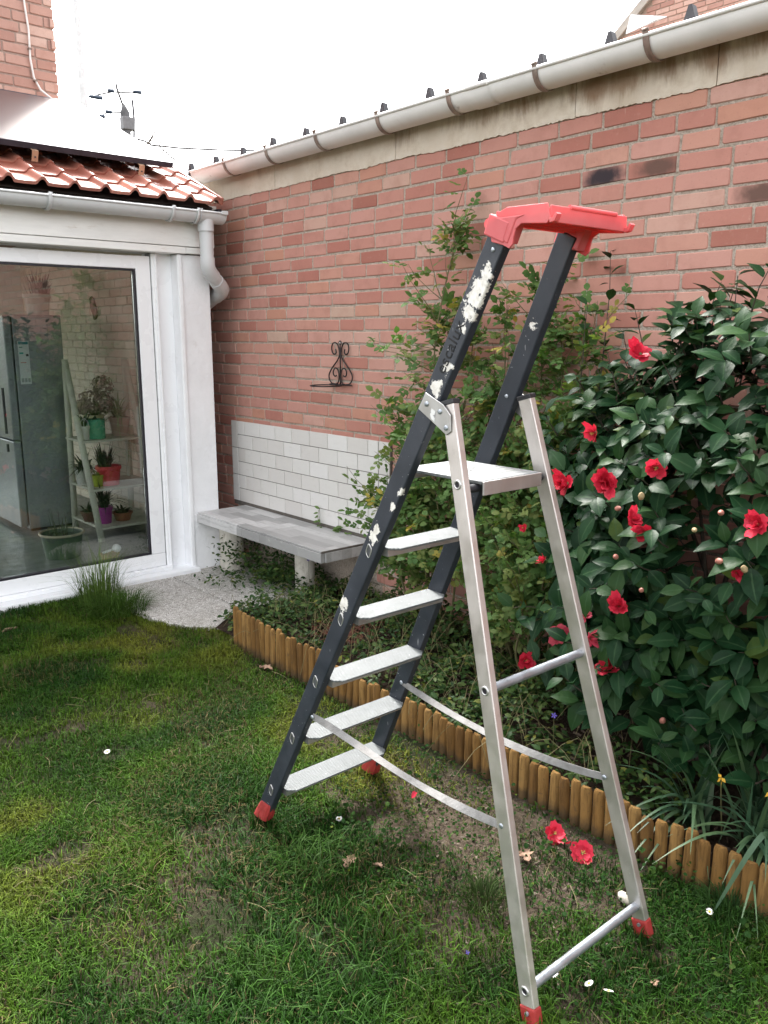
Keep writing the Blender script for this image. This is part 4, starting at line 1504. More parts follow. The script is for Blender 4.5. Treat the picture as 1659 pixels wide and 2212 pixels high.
# lettering on the left rail
def lettering(txt, loc, ax_u, ax_v, nrm, size, mat, parent, depth=0.0006):
    cu = bpy.data.curves.new('lettering', 'FONT')
    cu.body = txt
    cu.size = size
    cu.extrude = depth
    cu.align_x = 'CENTER'
    cu.align_y = 'CENTER'
    o = bpy.data.objects.new('tmp', cu)
    COL.objects.link(o)
    dg = bpy.context.evaluated_depsgraph_get()
    me = bpy.data.meshes.new_from_object(o.evaluated_get(dg))
    bpy.data.objects.remove(o)
    me.materials.clear()
    me.materials.append(mat)
    R3 = Matrix((Vector(ax_u).normalized(), Vector(ax_v).normalized(), Vector(nrm).normalized())).transposed()
    return put('lettering', me, parent, loc, R3.to_quaternion())


ru = Vector((0.0645, -0.494, 1)).normalized()
rn = Vector((-1, 0, 0.0645)).normalized()
rv_ = rn.cross(ru)
zt = 1.572
lettering('escalux', (XC - hx(zt) - 0.0006, yr(zt) + 0.004, zt), ru, rv_, rn, 0.046, plain('faded_black_print', (0.003, 0.003, 0.004), 0.7), rails[-1])

# ================================================================== log edging
def log_mat():
    t = NT('treated_pine_log')
    r1 = t.new('ShaderNodeObjectInfo').outputs['Random']
    c = t.ramp(r1, [(0, (0.13, 0.068, 0.022)), (0.5, (0.195, 0.105, 0.032)), (1, (0.25, 0.145, 0.050))])
    g = t.noise(1.0, 6, 0.7, t.pos((70, 70, 7)))
    c = t.mix(t.step(g, 0.42, 0.65, 0, 0.6), c, (0.055, 0.028, 0.010))
    c = t.mix(t.step(t.noise(14, 5), 0.6, 0.78, 0, 0.5), c, (0.13, 0.115, 0.06))
    c = t.mix(t.step(t.noise(35, 6, 0.75), 0.56, 0.7, 0, 0.6), c, (0.07, 0.05, 0.03))
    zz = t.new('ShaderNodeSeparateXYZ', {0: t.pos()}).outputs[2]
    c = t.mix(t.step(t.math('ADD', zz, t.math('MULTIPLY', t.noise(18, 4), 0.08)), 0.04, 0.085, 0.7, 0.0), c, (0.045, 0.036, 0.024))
    t.set(col=c, rough=0.85, spec=0.15)
    t.bump(g, 0.4, 0.004)
    return t.m


M_log = log_mat()
le = thing('log_edging', 'row of short brown half-round pine logs edging the flower bed', 'edging', (2.16, 2.3, 0))


def log_mesh(i):
    r = random.Random(i)
    m = MB()
    w, dpt = 0.0212, 0.020
    pr = []
    for k in range(8):
        a = math.pi * k / 7
        pr.append((-math.sin(a) * dpt, math.cos(a) * w))
    vs = []
    for z, s in ((-0.06, 1), (0.138, 1), (0.150, 0.72)):
        for x, y in pr:
            vs.append((x * s, y * s + r.uniform(-0.0006, 0.0006), z))
    n = 8
    fs = []
    for k in range(2):
        for i_ in range(n):
            j = (i_ + 1) % n
            fs.append((k * n + i_, k * n + j, (k + 1) * n + j, (k + 1) * n + i_))
    fs.append(tuple(2 * n + k for k in range(n)))
    m.add(vs, fs)
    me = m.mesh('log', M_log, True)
    me.set_sharp_from_angle(angle=rad(35))
    return me


LM = [log_mesh(i) for i in range(5)]
y = 0.10
k = 0
while y < 3.715:
    sag = -0.018 + 0.018 * math.sin(y * 2.1) + (0.032 if y > 2.5 else 0.012 * (y - 1.2))
    x = 2.163 + 0.008 * math.sin(y * 3.3) + rnd.uniform(-0.003, 0.003)
    lean = rnd.gauss(0, 0.012)
    if 2.42 < y < 2.95:
        sag -= 0.022
        lean += 0.05
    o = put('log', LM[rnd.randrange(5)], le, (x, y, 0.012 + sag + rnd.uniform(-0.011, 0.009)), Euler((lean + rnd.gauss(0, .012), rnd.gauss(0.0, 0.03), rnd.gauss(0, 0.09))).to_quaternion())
    sc = rnd.uniform(0.90, 1.05)
    o.scale = (1, sc, 1)
    y += 0.0455 * rnd.uniform(0.985, 1.02)
    k += 1

# ================================================================== things inside the room
fr = thing('refrigerator', 'tall dark grey refrigerator standing behind the glass door', 'refrigerator', (2.28, 7.0, 0.08))
M_steelgrey = plain('brushed_grey_steel', (0.24, 0.265, 0.28), 0.35, metal=0.3, vary=0.12, vscale=3)
B(2.10, 2.47, 6.73, 7.35, 0.10, 1.755).build('body', M_steelgrey, fr, bev=0.006)
for z0, z1 in ((0.12, 0.80), (0.81, 1.75)):
    d_ = B(2.035, 2.092, 6.732, 7.348, z0, z1).build('door', M_steelgrey, fr, bev=0.008)
    MB().tube([(2.005, 6.78, z0 + 0.60 if z0 < 0.5 else z0 + 0.05), (2.005, 6.78, z0 + 0.66 if z0 < 0.5 else z0 + 0.4)], 0.01, 8).build('handle', M_black_pl, d_)
B(2.11, 2.46, 6.74, 7.34, 0.08, 0.10).build('plinth', M_black_pl, fr)
lbl = B(2.128, 2.208, 6.7285, 6.7299, 1.235, 1.56).build('energy_label', plain('label_white', (0.62, 0.66, 0.66), 0.5, vary=0.02), fr)
for (x0, x1, z0, z1, c) in ((2.132, 2.204, 1.535, 1.556, (0.02, 0.22, 0.24)), (2.135, 2.165, 1.462, 1.475, (0.03, 0.30, 0.26)), (2.182, 2.202, 1.445, 1.462, (0.01, 0.01, 0.01)), (2.138, 2.18, 1.395, 1.400, (0.5, 0.06, 0.05)),
                            (2.178, 2.2, 1.325, 1.35, (0.55, 0.57, 0.57)), (2.135, 2.155, 1.25, 1.28, (0.3, 0.33, 0.33)), (2.16, 2.178, 1.25, 1.28, (0.3, 0.33, 0.33)), (2.184, 2.202, 1.25, 1.28, (0.3, 0.33, 0.33)), (2.135, 2.16, 1.51, 1.517, (0.03, 0.2, 0.15))):
    B(x0, x1, 6.7278, 6.7284, z0, z1).build('print_block', plain('label_ink', c, 0.5, vary=0.0), lbl)

sh = thing('plant_shelf', 'pale wooden leaning plant stand with three shelves inside the door', 'plant stand', (2.65, 6.35, 0.08))
M_pale_wood = plain('pale_painted_wood', (0.56, 0.56, 0.48), 0.6, vary=0.1, vscale=5, stretch=(6, 6, 1))
for x in (2.42, 2.90):
    MB().tube([(x, 6.62, 0.08), (x, 6.58, 1.42)], 0.024, 10).build('pole', M_pale_wood, sh, smooth=True)
    MB().tube([(x - 0.03, 6.02, 0.08), (x - 0.02, 6.52, 1.40)], 0.024, 10).build('pole', M_pale_wood, sh, smooth=True)
for z, d0 in ((0.80, 6.26), (0.445, 6.13), (0.165, 6.04)):
    B(2.40, 2.93, d0, 6.64, z, z + 0.018).build('shelf', M_pale_wood, sh, bev=0.003)


def pot_profile(r, h, taper=0.78, rim=True):
    p = [(r * taper, 0), (r * taper, 0.002), (r * 0.97, h * (0.82 if rim else 0.98))]
    if rim:
        p += [(r * 1.06, h * 0.83), (r * 1.07, h)]
    else:
        p += [(r, h)]
    p += [(r * 0.93, h), (r * 0.9, h * 0.85), (0.002, h * 0.84)]
    return p


def pot(name, label, c, r, h, col, taper=0.78, rim=True, rough=0.4, group='flower pots inside the room'):
    t = thing(name, label, 'flower pot', c, group)
    m = MB().lathe(pot_profile(r, h, taper, rim), c, 24)
    m.build('pot', plain('pot_colour', col, rough, vary=0.06), t, smooth=True, auto=True)
    return t


def strap_leaf(base, head, L, w, rise, droop, n=7):
    """arching strap leaf as a list of (centre, half width dir)"""
    d = Vector((math.cos(head), math.sin(head), 0))
    s = Vector((-math.sin(head), math.cos(head), 0))
    vs, fs = [], []
    for k in range(n + 1):
        t = k / n
        p = Vector(base) + d * (L * (0.25 * t + 0.6 * droop * t * t)) + Vector((0, 0, 1)) * L * (rise * t - droop * t * t * 0.9)
        ww = w * (1 - t ** 2.2) * (0.75 + 0.25 * min(1, t * 5)) + 0.0004
        vs += [p - s * ww / 2, p + s * ww / 2]
    for k in range(n):
        fs.append((2 * k, 2 * k + 1, 2 * k + 3, 2 * k + 2))
    return vs, fs


def green(name, col, rough=0.5):
    return plain(name, col, rough, vary=0.35, vscale=25)


def house_plant(t, c, r, n, L, w, mat, rise=(0.7, 1.1), droop=(0.3, 0.9), seed=1, name='foliage'):
    q = random.Random(seed)
    m = MB()
    for k in range(n):
        a = q.uniform(0, 6.28)
        b = (c[0] + math.cos(a) * r * q.random(), c[1] + math.sin(a) * r * q.random(), c[2])
        m.add(*strap_leaf(b, a + q.gauss(0, .4), L * q.uniform(.6, 1.1), w * q.uniform(.7, 1.2), q.uniform(*rise), q.uniform(*droop)))
    return m.build(name, mat, t, smooth=True)


p = pot('flower_pot', 'mint green pot with a small succulent on the top shelf', (2.548, 6.38, 0.8185), 0.072, 0.15, (0.10, 0.42, 0.26), 0.95, False, 0.25)
house_plant(p, (2.548, 6.38, 0.945), 0.04, 14, 0.09, 0.03, green('succulent_green', (0.05, 0.09, 0.05)), seed=2)
p = pot('flower_pot', 'terracotta-pink pot with a striped spider plant on the top shelf', (2.78, 6.47, 0.8185), 0.080, 0.145, (0.45, 0.32, 0.26))
house_plant(p, (2.78, 6.47, 0.95), 0.04, 70, 0.34, 0.014, green('spider_plant', (0.36, 0.40, 0.22)), (0.6, 1.5), (0.5, 1.5), 3)
house_plant(p, (2.84, 6.40, 0.90), 0.02, 30, 0.12, 0.007, green('spider_plantlet', (0.22, 0.24, 0.12)), (-3.2, -0.8), (0.2, 0.6), 33, 'runner')
p = pot('flower_pot', 'small white pot with a wire dome and dark seedling on the top shelf', (2.445, 6.34, 0.8185), 0.036, 0.105, (0.55, 0.55, 0.52), 0.8)
house_plant(p, (2.445, 6.36, 0.91), 0.015, 16, 0.13, 0.028, green('dark_seedling', (0.025, 0.05, 0.025)), (0.7, 1.3), (0.1, 0.4), 4)
for a in (0, 1.05, 2.1):
    MB().tube([(2.445 + 0.034 * math.cos(a) * math.cos(u), 6.34 + 0.034 * math.sin(a) * math.cos(u), 0.925 + 0.055 * math.sin(u)) for u in [k * math.pi / 10 for k in range(11)]], 0.0012, 5).build('wire', M_pvc_white, p)
p = pot('flower_pot', 'cream yellow pot holding dried hydrangea heads on the top shelf', (2.60, 6.54, 0.8185), 0.075, 0.17, (0.50, 0.45, 0.26), 0.85)
q = random.Random(5)
m = MB()
for c_, rr in (((2.57, 6.48, 1.10), 0.10), ((2.67, 6.50, 1.21), 0.085), ((2.66, 6.48, 1.08), 0.085), ((2.50, 6.48, 1.06), 0.06)):
    for k in range(230):
        d = Vector((q.gauss(0, 1), q.gauss(0, 1), q.gauss(0, 1))).normalized()
        c0 = Vector(c_) + d * rr * q.uniform(.75, 1.05)
        u = d.orthogonal().normalized()
        v = d.cross(u)
        a = q.uniform(0, 6.28)
        u, v = u * math.cos(a) + v * math.sin(a), v * math.cos(a) - u * math.sin(a)
        s_ = 0.013
        m.add([c0 + u * s_, c0 + v * s_ + d * .004, c0 - u * s_, c0 - v * s_ + d * .004], [(0, 1, 2, 3)])
m.build('flower_head', plain('dried_hydrangea', (0.36, 0.27, 0.23), 0.8, vary=0.5, vscale=60), p)
MB().tube([(2.60, 6.54, 0.96), (2.61, 6.51, 1.1)], 0.005, 6).build('stem', green('dry_stem', (0.16, 0.15, 0.07)), p)
house_plant(p, (2.60, 6.52, 0.97), 0.03, 14, 0.11, 0.035, green('hydrangea_leaf', (0.12, 0.16, 0.06)), seed=6)
p = pot('flower_pot', 'bright red pot with a spiky dark succulent on the middle shelf', (2.585, 6.28, 0.4635), 0.092, 0.15, (0.62, 0.035, 0.055), 0.82)
house_plant(p, (2.56, 6.28, 0.60), 0.05, 110, 0.16, 0.018, green('spiky_succulent', (0.02, 0.035, 0.022)), (0.5, 1.4), (0.0, 0.5), 7)
p = pot('flower_pot', 'lime green little pot beside the red one on the middle shelf', (2.485, 6.26, 0.4635), 0.045, 0.09, (0.30, 0.36, 0.03))
house_plant(p, (2.485, 6.26, 0.545), 0.02, 14, 0.07, 0.02, green('lime_leaf', (0.12, 0.18, 0.02)), seed=8)
p = pot('flower_pot', 'white round pot with a dark trailing plant behind the leaning pole', (2.44, 6.42, 0.4635), 0.07, 0.13, (0.55, 0.55, 0.52), 0.7, False)
house_plant(p, (2.44, 6.40, 0.58), 0.05, 80, 0.17, 0.022, green('trailing_dark', (0.02, 0.04, 0.02)), (0.3, 1.2), (0.2, 1.2), 9)
p = pot('flower_pot', 'purple pot with dark arching leaves on the bottom shelf', (2.495, 6.2, 0.1835), 0.062, 0.13, (0.27, 0.02, 0.22), 0.8)
house_plant(p, (2.495, 6.2, 0.30), 0.03, 90, 0.20, 0.014, green('arching_dark', (0.015, 0.03, 0.018)), (0.8, 1.6), (0.3, 1.2), 10)
p = pot('flower_pot', 'dark brown bowl with low foliage at the left of the bottom shelf', (2.435, 6.34, 0.1835), 0.065, 0.08, (0.09, 0.035, 0.025), 0.7)
house_plant(p, (2.435, 6.34, 0.25), 0.04, 40, 0.12, 0.018, green('low_foliage', (0.015, 0.032, 0.016)), seed=11)
p = pot('flower_pot', 'terracotta bowl with pale mixed foliage at the right of the bottom shelf', (2.65, 6.22, 0.1835), 0.075, 0.065, (0.30, 0.10, 0.06), 0.75)
house_plant(p, (2.65, 6.22, 0.24), 0.05, 50, 0.10, 0.022, green('mixed_foliage', (0.05, 0.07, 0.03)), seed=12)
p = pot('flower_pot', 'white painted bucket with dried lavender on top of the refrigerator', (2.385, 6.98, 1.7555), 0.098, 0.165, (0.62, 0.55, 0.50), 0.82)
house_plant(p, (2.385, 6.98, 1.90), 0.08, 70, 0.20, 0.006, green('dried_lavender', (0.13, 0.085, 0.075)), (0.8, 1.4), (0.0, 0.4), 13)
house_plant(p, (2.43, 6.98, 1.90), 0.05, 120, 0.15, 0.012, green('dried_grass_head', (0.10, 0.06, 0.05)), (0.7, 1.6), (0.0, 0.6), 14, 'dried_flowers')
p = pot('planter', 'big dark green ribbed planter with beige rim on the floor by the glass', (2.02, 5.80, 0.0805), 0.145, 0.17, (0.05, 0.085, 0.06), 0.8, False)
MB().tube([(2.02 + 0.145 * math.cos(a), 5.80 + 0.145 * math.sin(a), 0.25) for a in [k * math.pi / 16 for k in range(32)]], 0.009, 8, closed=True).build('rim', plain('beige_rim', (0.42, 0.38, 0.28), 0.6), p, smooth=True)
house_plant(p, (2.02, 5.8, 0.22), 0.09, 26, 0.16, 0.006, green('thin_grass', (0.06, 0.08, 0.04)), (0.9, 1.5), (0, 0.4), 15)
p = pot('bread_basket', 'low tan basket standing just inside the glass corner', (2.215, 5.46, 0.0805), 0.062, 0.055, (0.42, 0.30, 0.14), 0.85, True, 0.8)
t = thing('garden_scoop', 'white plastic scoop lying on the tan basket', 'scoop', (2.24, 5.45, 0.136))
m = MB()
m.lathe([(0.004, -0.03), (0.02, -0.026), (0.028, -0.01), (0.028, 0.012), (0.018, 0.026), (0.004, 0.03)], (2.262, 5.45, 0.165), 16, 'Y')
m.build('bowl', M_pvc_white, t, smooth=True)
MB().beam((2.245, 5.45, 0.162), (2.165, 5.46, 0.145), (0, 1, 0), 0.022, 0.012).build('handle', M_pvc_white, t, bev=0.004)
# seahorse ornament on the inner wall
t = thing('seahorse_ornament', 'brown seahorse ornament hung on the cream inner wall', 'wall ornament', (2.98, 7.3, 1.73))
M_brown = plain('brown_ornament', (0.16, 0.10, 0.06), 0.6, vary=0.3, vscale=60, bump=0.6, bscale=90, bdist=0.01)
bp = curve3([(2.978, 7.335, 1.925), (2.975, 7.33, 1.90), (2.975, 7.315, 1.86), (2.975, 7.30, 1.82), (2.976, 7.285, 1.785), (2.977, 7.29, 1.755), (2.977, 7.315, 1.74), (2.977, 7.325, 1.758), (2.977, 7.31, 1.77)], 5)
n = len(bp)
MB().tube(bp, [0.012 + 0.018 * math.sin(min(1, k / n * 1.5) * math.pi) ** 1 * (1 if k / n < 0.66 else 0) + (0.0 if k / n < .66 else -0.004) for k in range(n)], 10).build('body', M_brown, t, smooth=True)
MB().tube([(2.976, 7.335, 1.918), (2.976, 7.365, 1.915), (2.976, 7.385, 1.905)], [0.017, 0.011, 0.006], 8).build('snout', M_brown, t, smooth=True)
m = MB()
for k in range(4):
    a = bp[4 + k * 4]
    m.prism([a + Vector((0, -0.01, 0.012)), a + Vector((0, -0.045, 0.006)), a + Vector((0, -0.01, -0.012))], (0.004, 0, 0))
m.build('fin', M_brown, t)
# ================================================================== leaves
def leaf_geo(L, W, fold=0.25, droop=0.35, rows=((0.0, 0.06), (0.18, 0.62), (0.42, 1.0), (0.68, 0.82), (0.88, 0.34), (1.0, 0.0)), wave=0.0, seed=0):
    """leaf along +X, blade facing +Z, origin at the stalk. Returns verts, quads, mid weight"""
    r = random.Random(seed)
    vs, mid = [], []
    for t, w in rows:
        x = L * t
        z = -droop * L * t * t
        hw = W / 2 * w
        up = fold * hw
        wv = wave * hw
        vs += [(x, -hw, z + up + r.uniform(-wv, wv)), (x, 0, z), (x, hw, z + up + r.uniform(-wv, wv))]
        mid += [0.0, 1.0, 0.0]
    fs = []
    for k in range(len(rows) - 1):
        a = 3 * k
        fs += [(a, a + 1, a + 4, a + 3), (a + 1, a + 2, a + 5, a + 4)]
    return vs, fs, mid


def compound_geo(seed):
    """rose leaf: five to seven rounded leaflets on a thin stalk, 12-24 faces"""
    r = random.Random(seed)
    V, F = [], []
    n = r.choice((5, 5, 7))
    Lr = 0.058
    def leaflet(p, ang, L, W):
        d = Vector((math.cos(ang), math.sin(ang), r.uniform(-0.25, 0.15))).normalized()
        s = Vector((-math.sin(ang), math.cos(ang), r.uniform(-0.25, 0.25))).normalized()
        nn_ = d.cross(s)
        b = len(V)
        for t, w in ((0.0, 0.1), (0.3, 0.9), (0.72, 0.85), (1.0, 0.08)):
            c = p + d * L * t - nn_ * (0.2 * L * t * t)
            V.append(c - s * W * w / 2 + nn_ * 0.12 * W * w)
            V.append(c + s * W * w / 2 + nn_ * 0.12 * W * w)
        for k in range(3):
            F.append((b + 2 * k, b + 2 * k + 1, b + 2 * k + 3, b + 2 * k + 2))
    def rach(t):
        return Vector((Lr * t, 0, -0.012 * t * t))
    for k in range((n - 1) // 2):
        t = 0.45 + 0.5 * k / max(1, (n - 1) // 2)
        for s in (-1, 1):
            leaflet(rach(t), s * r.uniform(0.9, 1.35), r.uniform(0.019, 0.028), r.uniform(0.014, 0.020))
    leaflet(rach(1.0), r.uniform(-.25, .25), r.uniform(0.024, 0.033), r.uniform(0.018, 0.024))
    b = len(V)
    for t in (0, 1.0):
        c = rach(t)
        V.append(c + Vector((0, -0.0009, 0)))
        V.append(c + Vector((0, 0.0009, 0)))
    F.append((b, b + 1, b + 3, b + 2))
    return [tuple(v) for v in V], F, [0.0] * len(V)


def frame_quat(d, up):
    """rotation taking +X to d with +Z near up"""
    d = Vector(d).normalized()
    u = Vector(up) - d * Vector(up).dot(d)
    if u.length < 1e-5:
        u = d.orthogonal()
    u.normalize()
    y = u.cross(d)
    return Matrix((d, y, u)).transposed().to_quaternion()


def plant_leaves(parent, leaves, geos, mat_single, mat_field, limit=300, name='leaf', radius=22, field='foliage'):
    """leaves: list of (loc, quat, scale, geo index). The ones that show largest become single parts, the rest one mesh"""
    GX_, GY_ = 830, 1106
    zb = np.full((GY_, GX_), 1e9)
    idb = np.full((GY_, GX_), -1, dtype=int)
    for i, (loc, q, s, g) in enumerate(leaves):
        c = Vector(loc) + q @ Vector((0.4 * radius * 0.001 * s, 0, 0))
        p = project(c)
        if not p:
            continue
        face = abs((q @ Vector((0, 0, 1))).dot((CAM_POS - Vector(loc)).normalized()))
        rr = max(1, int(radius * 0.001 * s * 1810 / p[2] / 2 * (0.45 + 0.55 * face) * 0.9))
        u, v = int(p[0] / 2), int(p[1] / 2)
        x0, x1, y0, y1 = max(0, u - rr), min(GX_, u + rr), max(0, v - rr), min(GY_, v + rr)
        if x0 >= x1 or y0 >= y1:
            continue
        sub = zb[y0:y1, x0:x1]
        m_ = sub > p[2]
        sub[m_] = p[2]
        idb[y0:y1, x0:x1][m_] = i
    cnt = np.bincount(idb[idb >= 0], minlength=len(leaves)) if (idb >= 0).any() else np.zeros(len(leaves))
    order = np.argsort(-cnt)
    chosen = set(int(i) for i in order[:limit] if cnt[i] > 4)
    meshes = []
    for vs, fs, mid in geos:
        me = bpy.data.meshes.new(name)
        me.from_pydata(vs, [], fs)
        a = me.attributes.new('mid', 'FLOAT', 'POINT')
        a.data.foreach_set('value', mid)
        me.materials.append(mat_single)
        me.polygons.foreach_set('use_smooth', [True] * len(fs))
        me.update()
        meshes.append(me)
    V, F, RN, MD, n = [], [], [], [], 0
    garr = [(np.array(g[0]), np.array(g[1]), np.array(g[2])) for g in geos]
    for i, (loc, q, s, g) in enumerate(leaves):
        if i in chosen:
            o = put(name, meshes[g], parent, loc, q)
            o.scale = (s, s, s)
        else:
            a, f, md = garr[g]
            V.append((a * s) @ np.array(q.to_matrix()).T + np.array(loc))
            F.append(f + n)
            RN.append(np.full(len(a), rnd.random()))
            MD.append(md)
            n += len(a)
    if V:
        base = WLOC[parent] if parent is not None else Vector((0, 0, 0))
        me = np_mesh(field, np.concatenate(V) - np.array(base), [np.concatenate(F)], mat_field, rndv=np.concatenate(RN))
        at = me.attributes.new('mid', 'FLOAT', 'POINT')
        at.data.foreach_set('value', np.concatenate(MD).astype(np.float32))
        o = put(field, me, parent, base)
        tag(o, kind='stuff')
        return o


# ================================================================== camellia
CAMC = ((0.005, 0.021, 0.008), (0.011, 0.038, 0.014), (0.028, 0.064, 0.020))
M_cam_i = leaf_mat('camellia_leaf', *CAMC, rough=0.40, trans=0.10, attr=False, vein=(0.045, 0.09, 0.04), spec=0.10)
M_cam_a = leaf_mat('camellia_leaf_field', *CAMC, rough=0.40, trans=0.10, attr=True, vein=(0.045, 0.09, 0.04), spec=0.10)
M_stem = plain('brown_stem', (0.055, 0.042, 0.030), 0.8, vary=0.3, vscale=30)
M_stem_g = plain('green_brown_stem', (0.11, 0.10, 0.04), 0.7, vary=0.3, vscale=30)
cm = thing('camellia_bush', 'dense dark glossy camellia bush with red flowers against the wall', 'bush', (2.78, 1.35, 0.05))
CC = Vector((2.76, 1.32, 0.93))
CR = Vector((0.43, 0.89, 0.80))
cr = random.Random(21)
cgeos = [leaf_geo(0.083, 0.050, cr.uniform(0.12, 0.4), cr.uniform(0.15, 0.5), wave=0.12, seed=i) for i in range(6)]
cleaves = []
ctw = MB()


def camellia_shoot(p0, d, L, nl, size=1.0, spread=0.9):
    d = Vector(d).normalized()
    pts = [Vector(p0)]
    dd = d.copy()
    for k in range(4):
        dd = (dd + Vector((cr.gauss(0, .12), cr.gauss(0, .12), cr.gauss(0.05, .1)))).normalized()
        pts.append(pts[-1] + dd * L / 4)
    ctw.tube(pts, [0.0035, 0.003, 0.0026, 0.002, 0.0012], 5, False)
    ang = cr.uniform(0, 6.28)
    for k in range(nl):
        t = 0.15 + 0.85 * (k / max(1, nl - 1)) ** 0.8
        i = min(3, int(t * 4))
        p = pts[i].lerp(pts[i + 1], t * 4 - i)
        ang += 2.4
        u = dd.orthogonal().normalized()
        v = dd.cross(u)
        side = u * math.cos(ang) + v * math.sin(ang)
        ld_ = (side * spread + dd * cr.uniform(0.3, 0.8) + Vector((0, 0, cr.uniform(-0.5, 0.35)))).normalized()
        up = (dd * 0.7 + Vector((0, 0, 0.9)) + Vector((-0.5, -0.35, 0)) * cr.uniform(0, 0.9) + Vector((cr.gauss(0, .2), cr.gauss(0, .2), 0)))
        cleaves.append((p + ld_ * 0.006, frame_quat(ld_, up), size * cr.uniform(0.6, 1.35), cr.randrange(6)))
    return pts[-1]


trunk = MB()
for k in range(9):
    b = Vector((2.78 + cr.uniform(-.08, .12), 1.3 + cr.uniform(-.2, .2), 0.02))
    top = CC + Vector((cr.uniform(-.25, .2), cr.uniform(-.6, .65), cr.uniform(0.1, .5)))
    mid_ = b.lerp(top, 0.5) + Vector((cr.uniform(-.05, .05), cr.uniform(-.1, .1), 0.05))
    trunk.tube(curve3([b, mid_, top], 5), [0.014 - 0.001 * i for i in range(11)], 6, False)
trunk.build('stem', M_stem, cm, smooth=True)
cnt_ = 0
while cnt_ < 700:
    d = Vector((cr.gauss(0, 1), cr.gauss(0, 1), cr.gauss(0, 1))).normalized()
    if d.x > 0.55 or d.z < -0.9:
        continue
    k = cr.uniform(0.72, 1.0) if cr.random() < 0.8 else cr.uniform(0.45, 0.75)
    bulge = 0.78 + 0.42 * float(vn(d.y * 2 + 5, d.z * 2 + 5, 1.9, 31))
    if d.y > 0.35 and d.z > 0.1:
        bulge *= 0.88
    p = CC + Vector((d.x * CR.x, d.y * CR.y, d.z * CR.z)) * (k * bulge)
    if p.x > 3.08 or p.z < 0.20:
        continue
    od = Vector((d.x / CR.x, d.y / CR.y, d.z / CR.z)).normalized()
    dirn = od + Vector((-0.25, -0.1, 0.45))
    camellia_shoot(p - dirn.normalized() * 0.08, dirn, cr.uniform(0.09, 0.16), cr.randint(5, 8))
    cnt_ += 1
for k in range(90):
    p = Vector((cr.uniform(2.36, 2.75), cr.uniform(0.75, 1.75), cr.uniform(.20, .55)))
    camellia_shoot(p, Vector((-.5, -.2 + cr.gauss(0, .4), .5 + cr.gauss(0, .3))), cr.uniform(.08, .14), cr.randint(4, 7))
# free shoots standing above the mass
for (p0, top, nl, sz) in (((2.92, 2.05, 1.25), (2.93, 2.03, 1.98), 15, 0.8), ((2.90, 2.12, 1.3), (2.90, 2.13, 1.72), 10, 0.75), ((2.80, 1.50, 1.45), (2.78, 1.43, 1.80), 9, 1.05), ((2.82, 1.75, 1.4), (2.84, 1.72, 1.70), 8, 0.95),
                          ((2.8, 1.35, 1.45), (2.8, 1.28, 1.72), 8, 1.0), ((2.85, 1.95, 1.2), (2.83, 1.93, 1.50), 9, 0.9), ((2.7, 1.6, 1.45), (2.7, 1.58, 1.66), 7, 1.0), ((2.75, 1.15, 1.4), (2.75, 1.1, 1.78), 8, 1.0), ((2.72, 1.38, 1.5), (2.72, 1.36, 1.86), 9, 1.15), ((2.78, 1.22, 1.5), (2.78, 1.2, 1.84), 9, 1.15), ((2.86, 1.62, 1.45), (2.86, 1.60, 1.80), 9, 1.1), ((2.88, 1.85, 1.3), (2.9, 1.84, 1.62), 9, 1.0), ((2.9, 2.2, 1.0), (2.92, 2.22, 1.45), 10, 0.9), ((2.62, 1.75, 1.3), (2.6, 1.76, 1.55), 8, 1.0)):
    p0, top = Vector(p0), Vector(top)
    camellia_shoot(p0, top - p0, (top - p0).length, nl, sz, 1.1)
tag(ctw.build('twigs', M_stem, cm), kind='stuff')
plant_leaves(cm, cleaves, cgeos, M_cam_i, M_cam_a, 300, 'leaf', 62)


# camellia flowers
def petal_geo(L, W, cup, seed):
    r = random.Random(seed)
    vs, fs = [], []
    rows_ = ((0, 0.25), (0.35, 0.85), (0.7, 1.0), (1.0, 0.55))
    for t, w in rows_:
        z = cup * L * (t ** 1.6) - 0.25 * L * max(0, t - 0.7)
        for s in (-1, 0, 1):
            vs.append((L * t - (0.06 * L if (t == 1 and s == 0) else 0), s * W / 2 * w, z + abs(s) * 0.16 * W * w + r.uniform(-.06, .06) * W))
    for k in range(3):
        a = 3 * k
        fs += [(a, a + 1, a + 4, a + 3), (a + 1, a + 2, a + 5, a + 4)]
    return vs, fs


def petal_mat(name, c0, c1):
    t = NT(name)
    r1 = t.new('ShaderNodeObjectInfo').outputs['Random']
    c = t.ramp(r1, [(0, c0), (1, c1)])
    c = t.mix(t.step(t.noise(90, 4), 0.5, 0.7, 0, 0.3), c, tuple(min(1, x * 1.4 + 0.05) for x in c1))
    t.set(col=c, rough=0.5, spec=0.3)
    tr_ = t.new('ShaderNodeBsdfTranslucent', {'Color': c})
    mx = t.new('ShaderNodeMixShader', {0: 0.25, 1: t.p.outputs[0], 2: tr_.outputs[0]})
    t.L(mx.outputs[0], t.out.inputs['Surface'])
    return t.m


M_petal = petal_mat('red_petal', (0.46, 0.010, 0.030), (0.66, 0.035, 0.075))
M_petal_pink = petal_mat('pink_petal', (0.60, 0.06, 0.11), (0.68, 0.12, 0.17))
M_stamen = plain('stamen', (0.62, 0.40, 0.12), 0.6)
PET = {}


def petal_mesh(i, mat):
    if (i, mat.name) not in PET:
        vs, fs = petal_geo(0.034 + 0.002 * (i % 3), 0.034, (0.55, 0.9, 1.5, 0.3)[i % 4], i)
        me = bpy.data.meshes.new('petal')
        me.from_pydata(vs, [], fs)
        me.materials.append(mat)
        me.polygons.foreach_set('use_smooth', [True] * len(fs))
        PET[(i, mat.name)] = me
    return PET[(i, mat.name)]


M_calyx = green('calyx_green', (0.10, 0.13, 0.04))


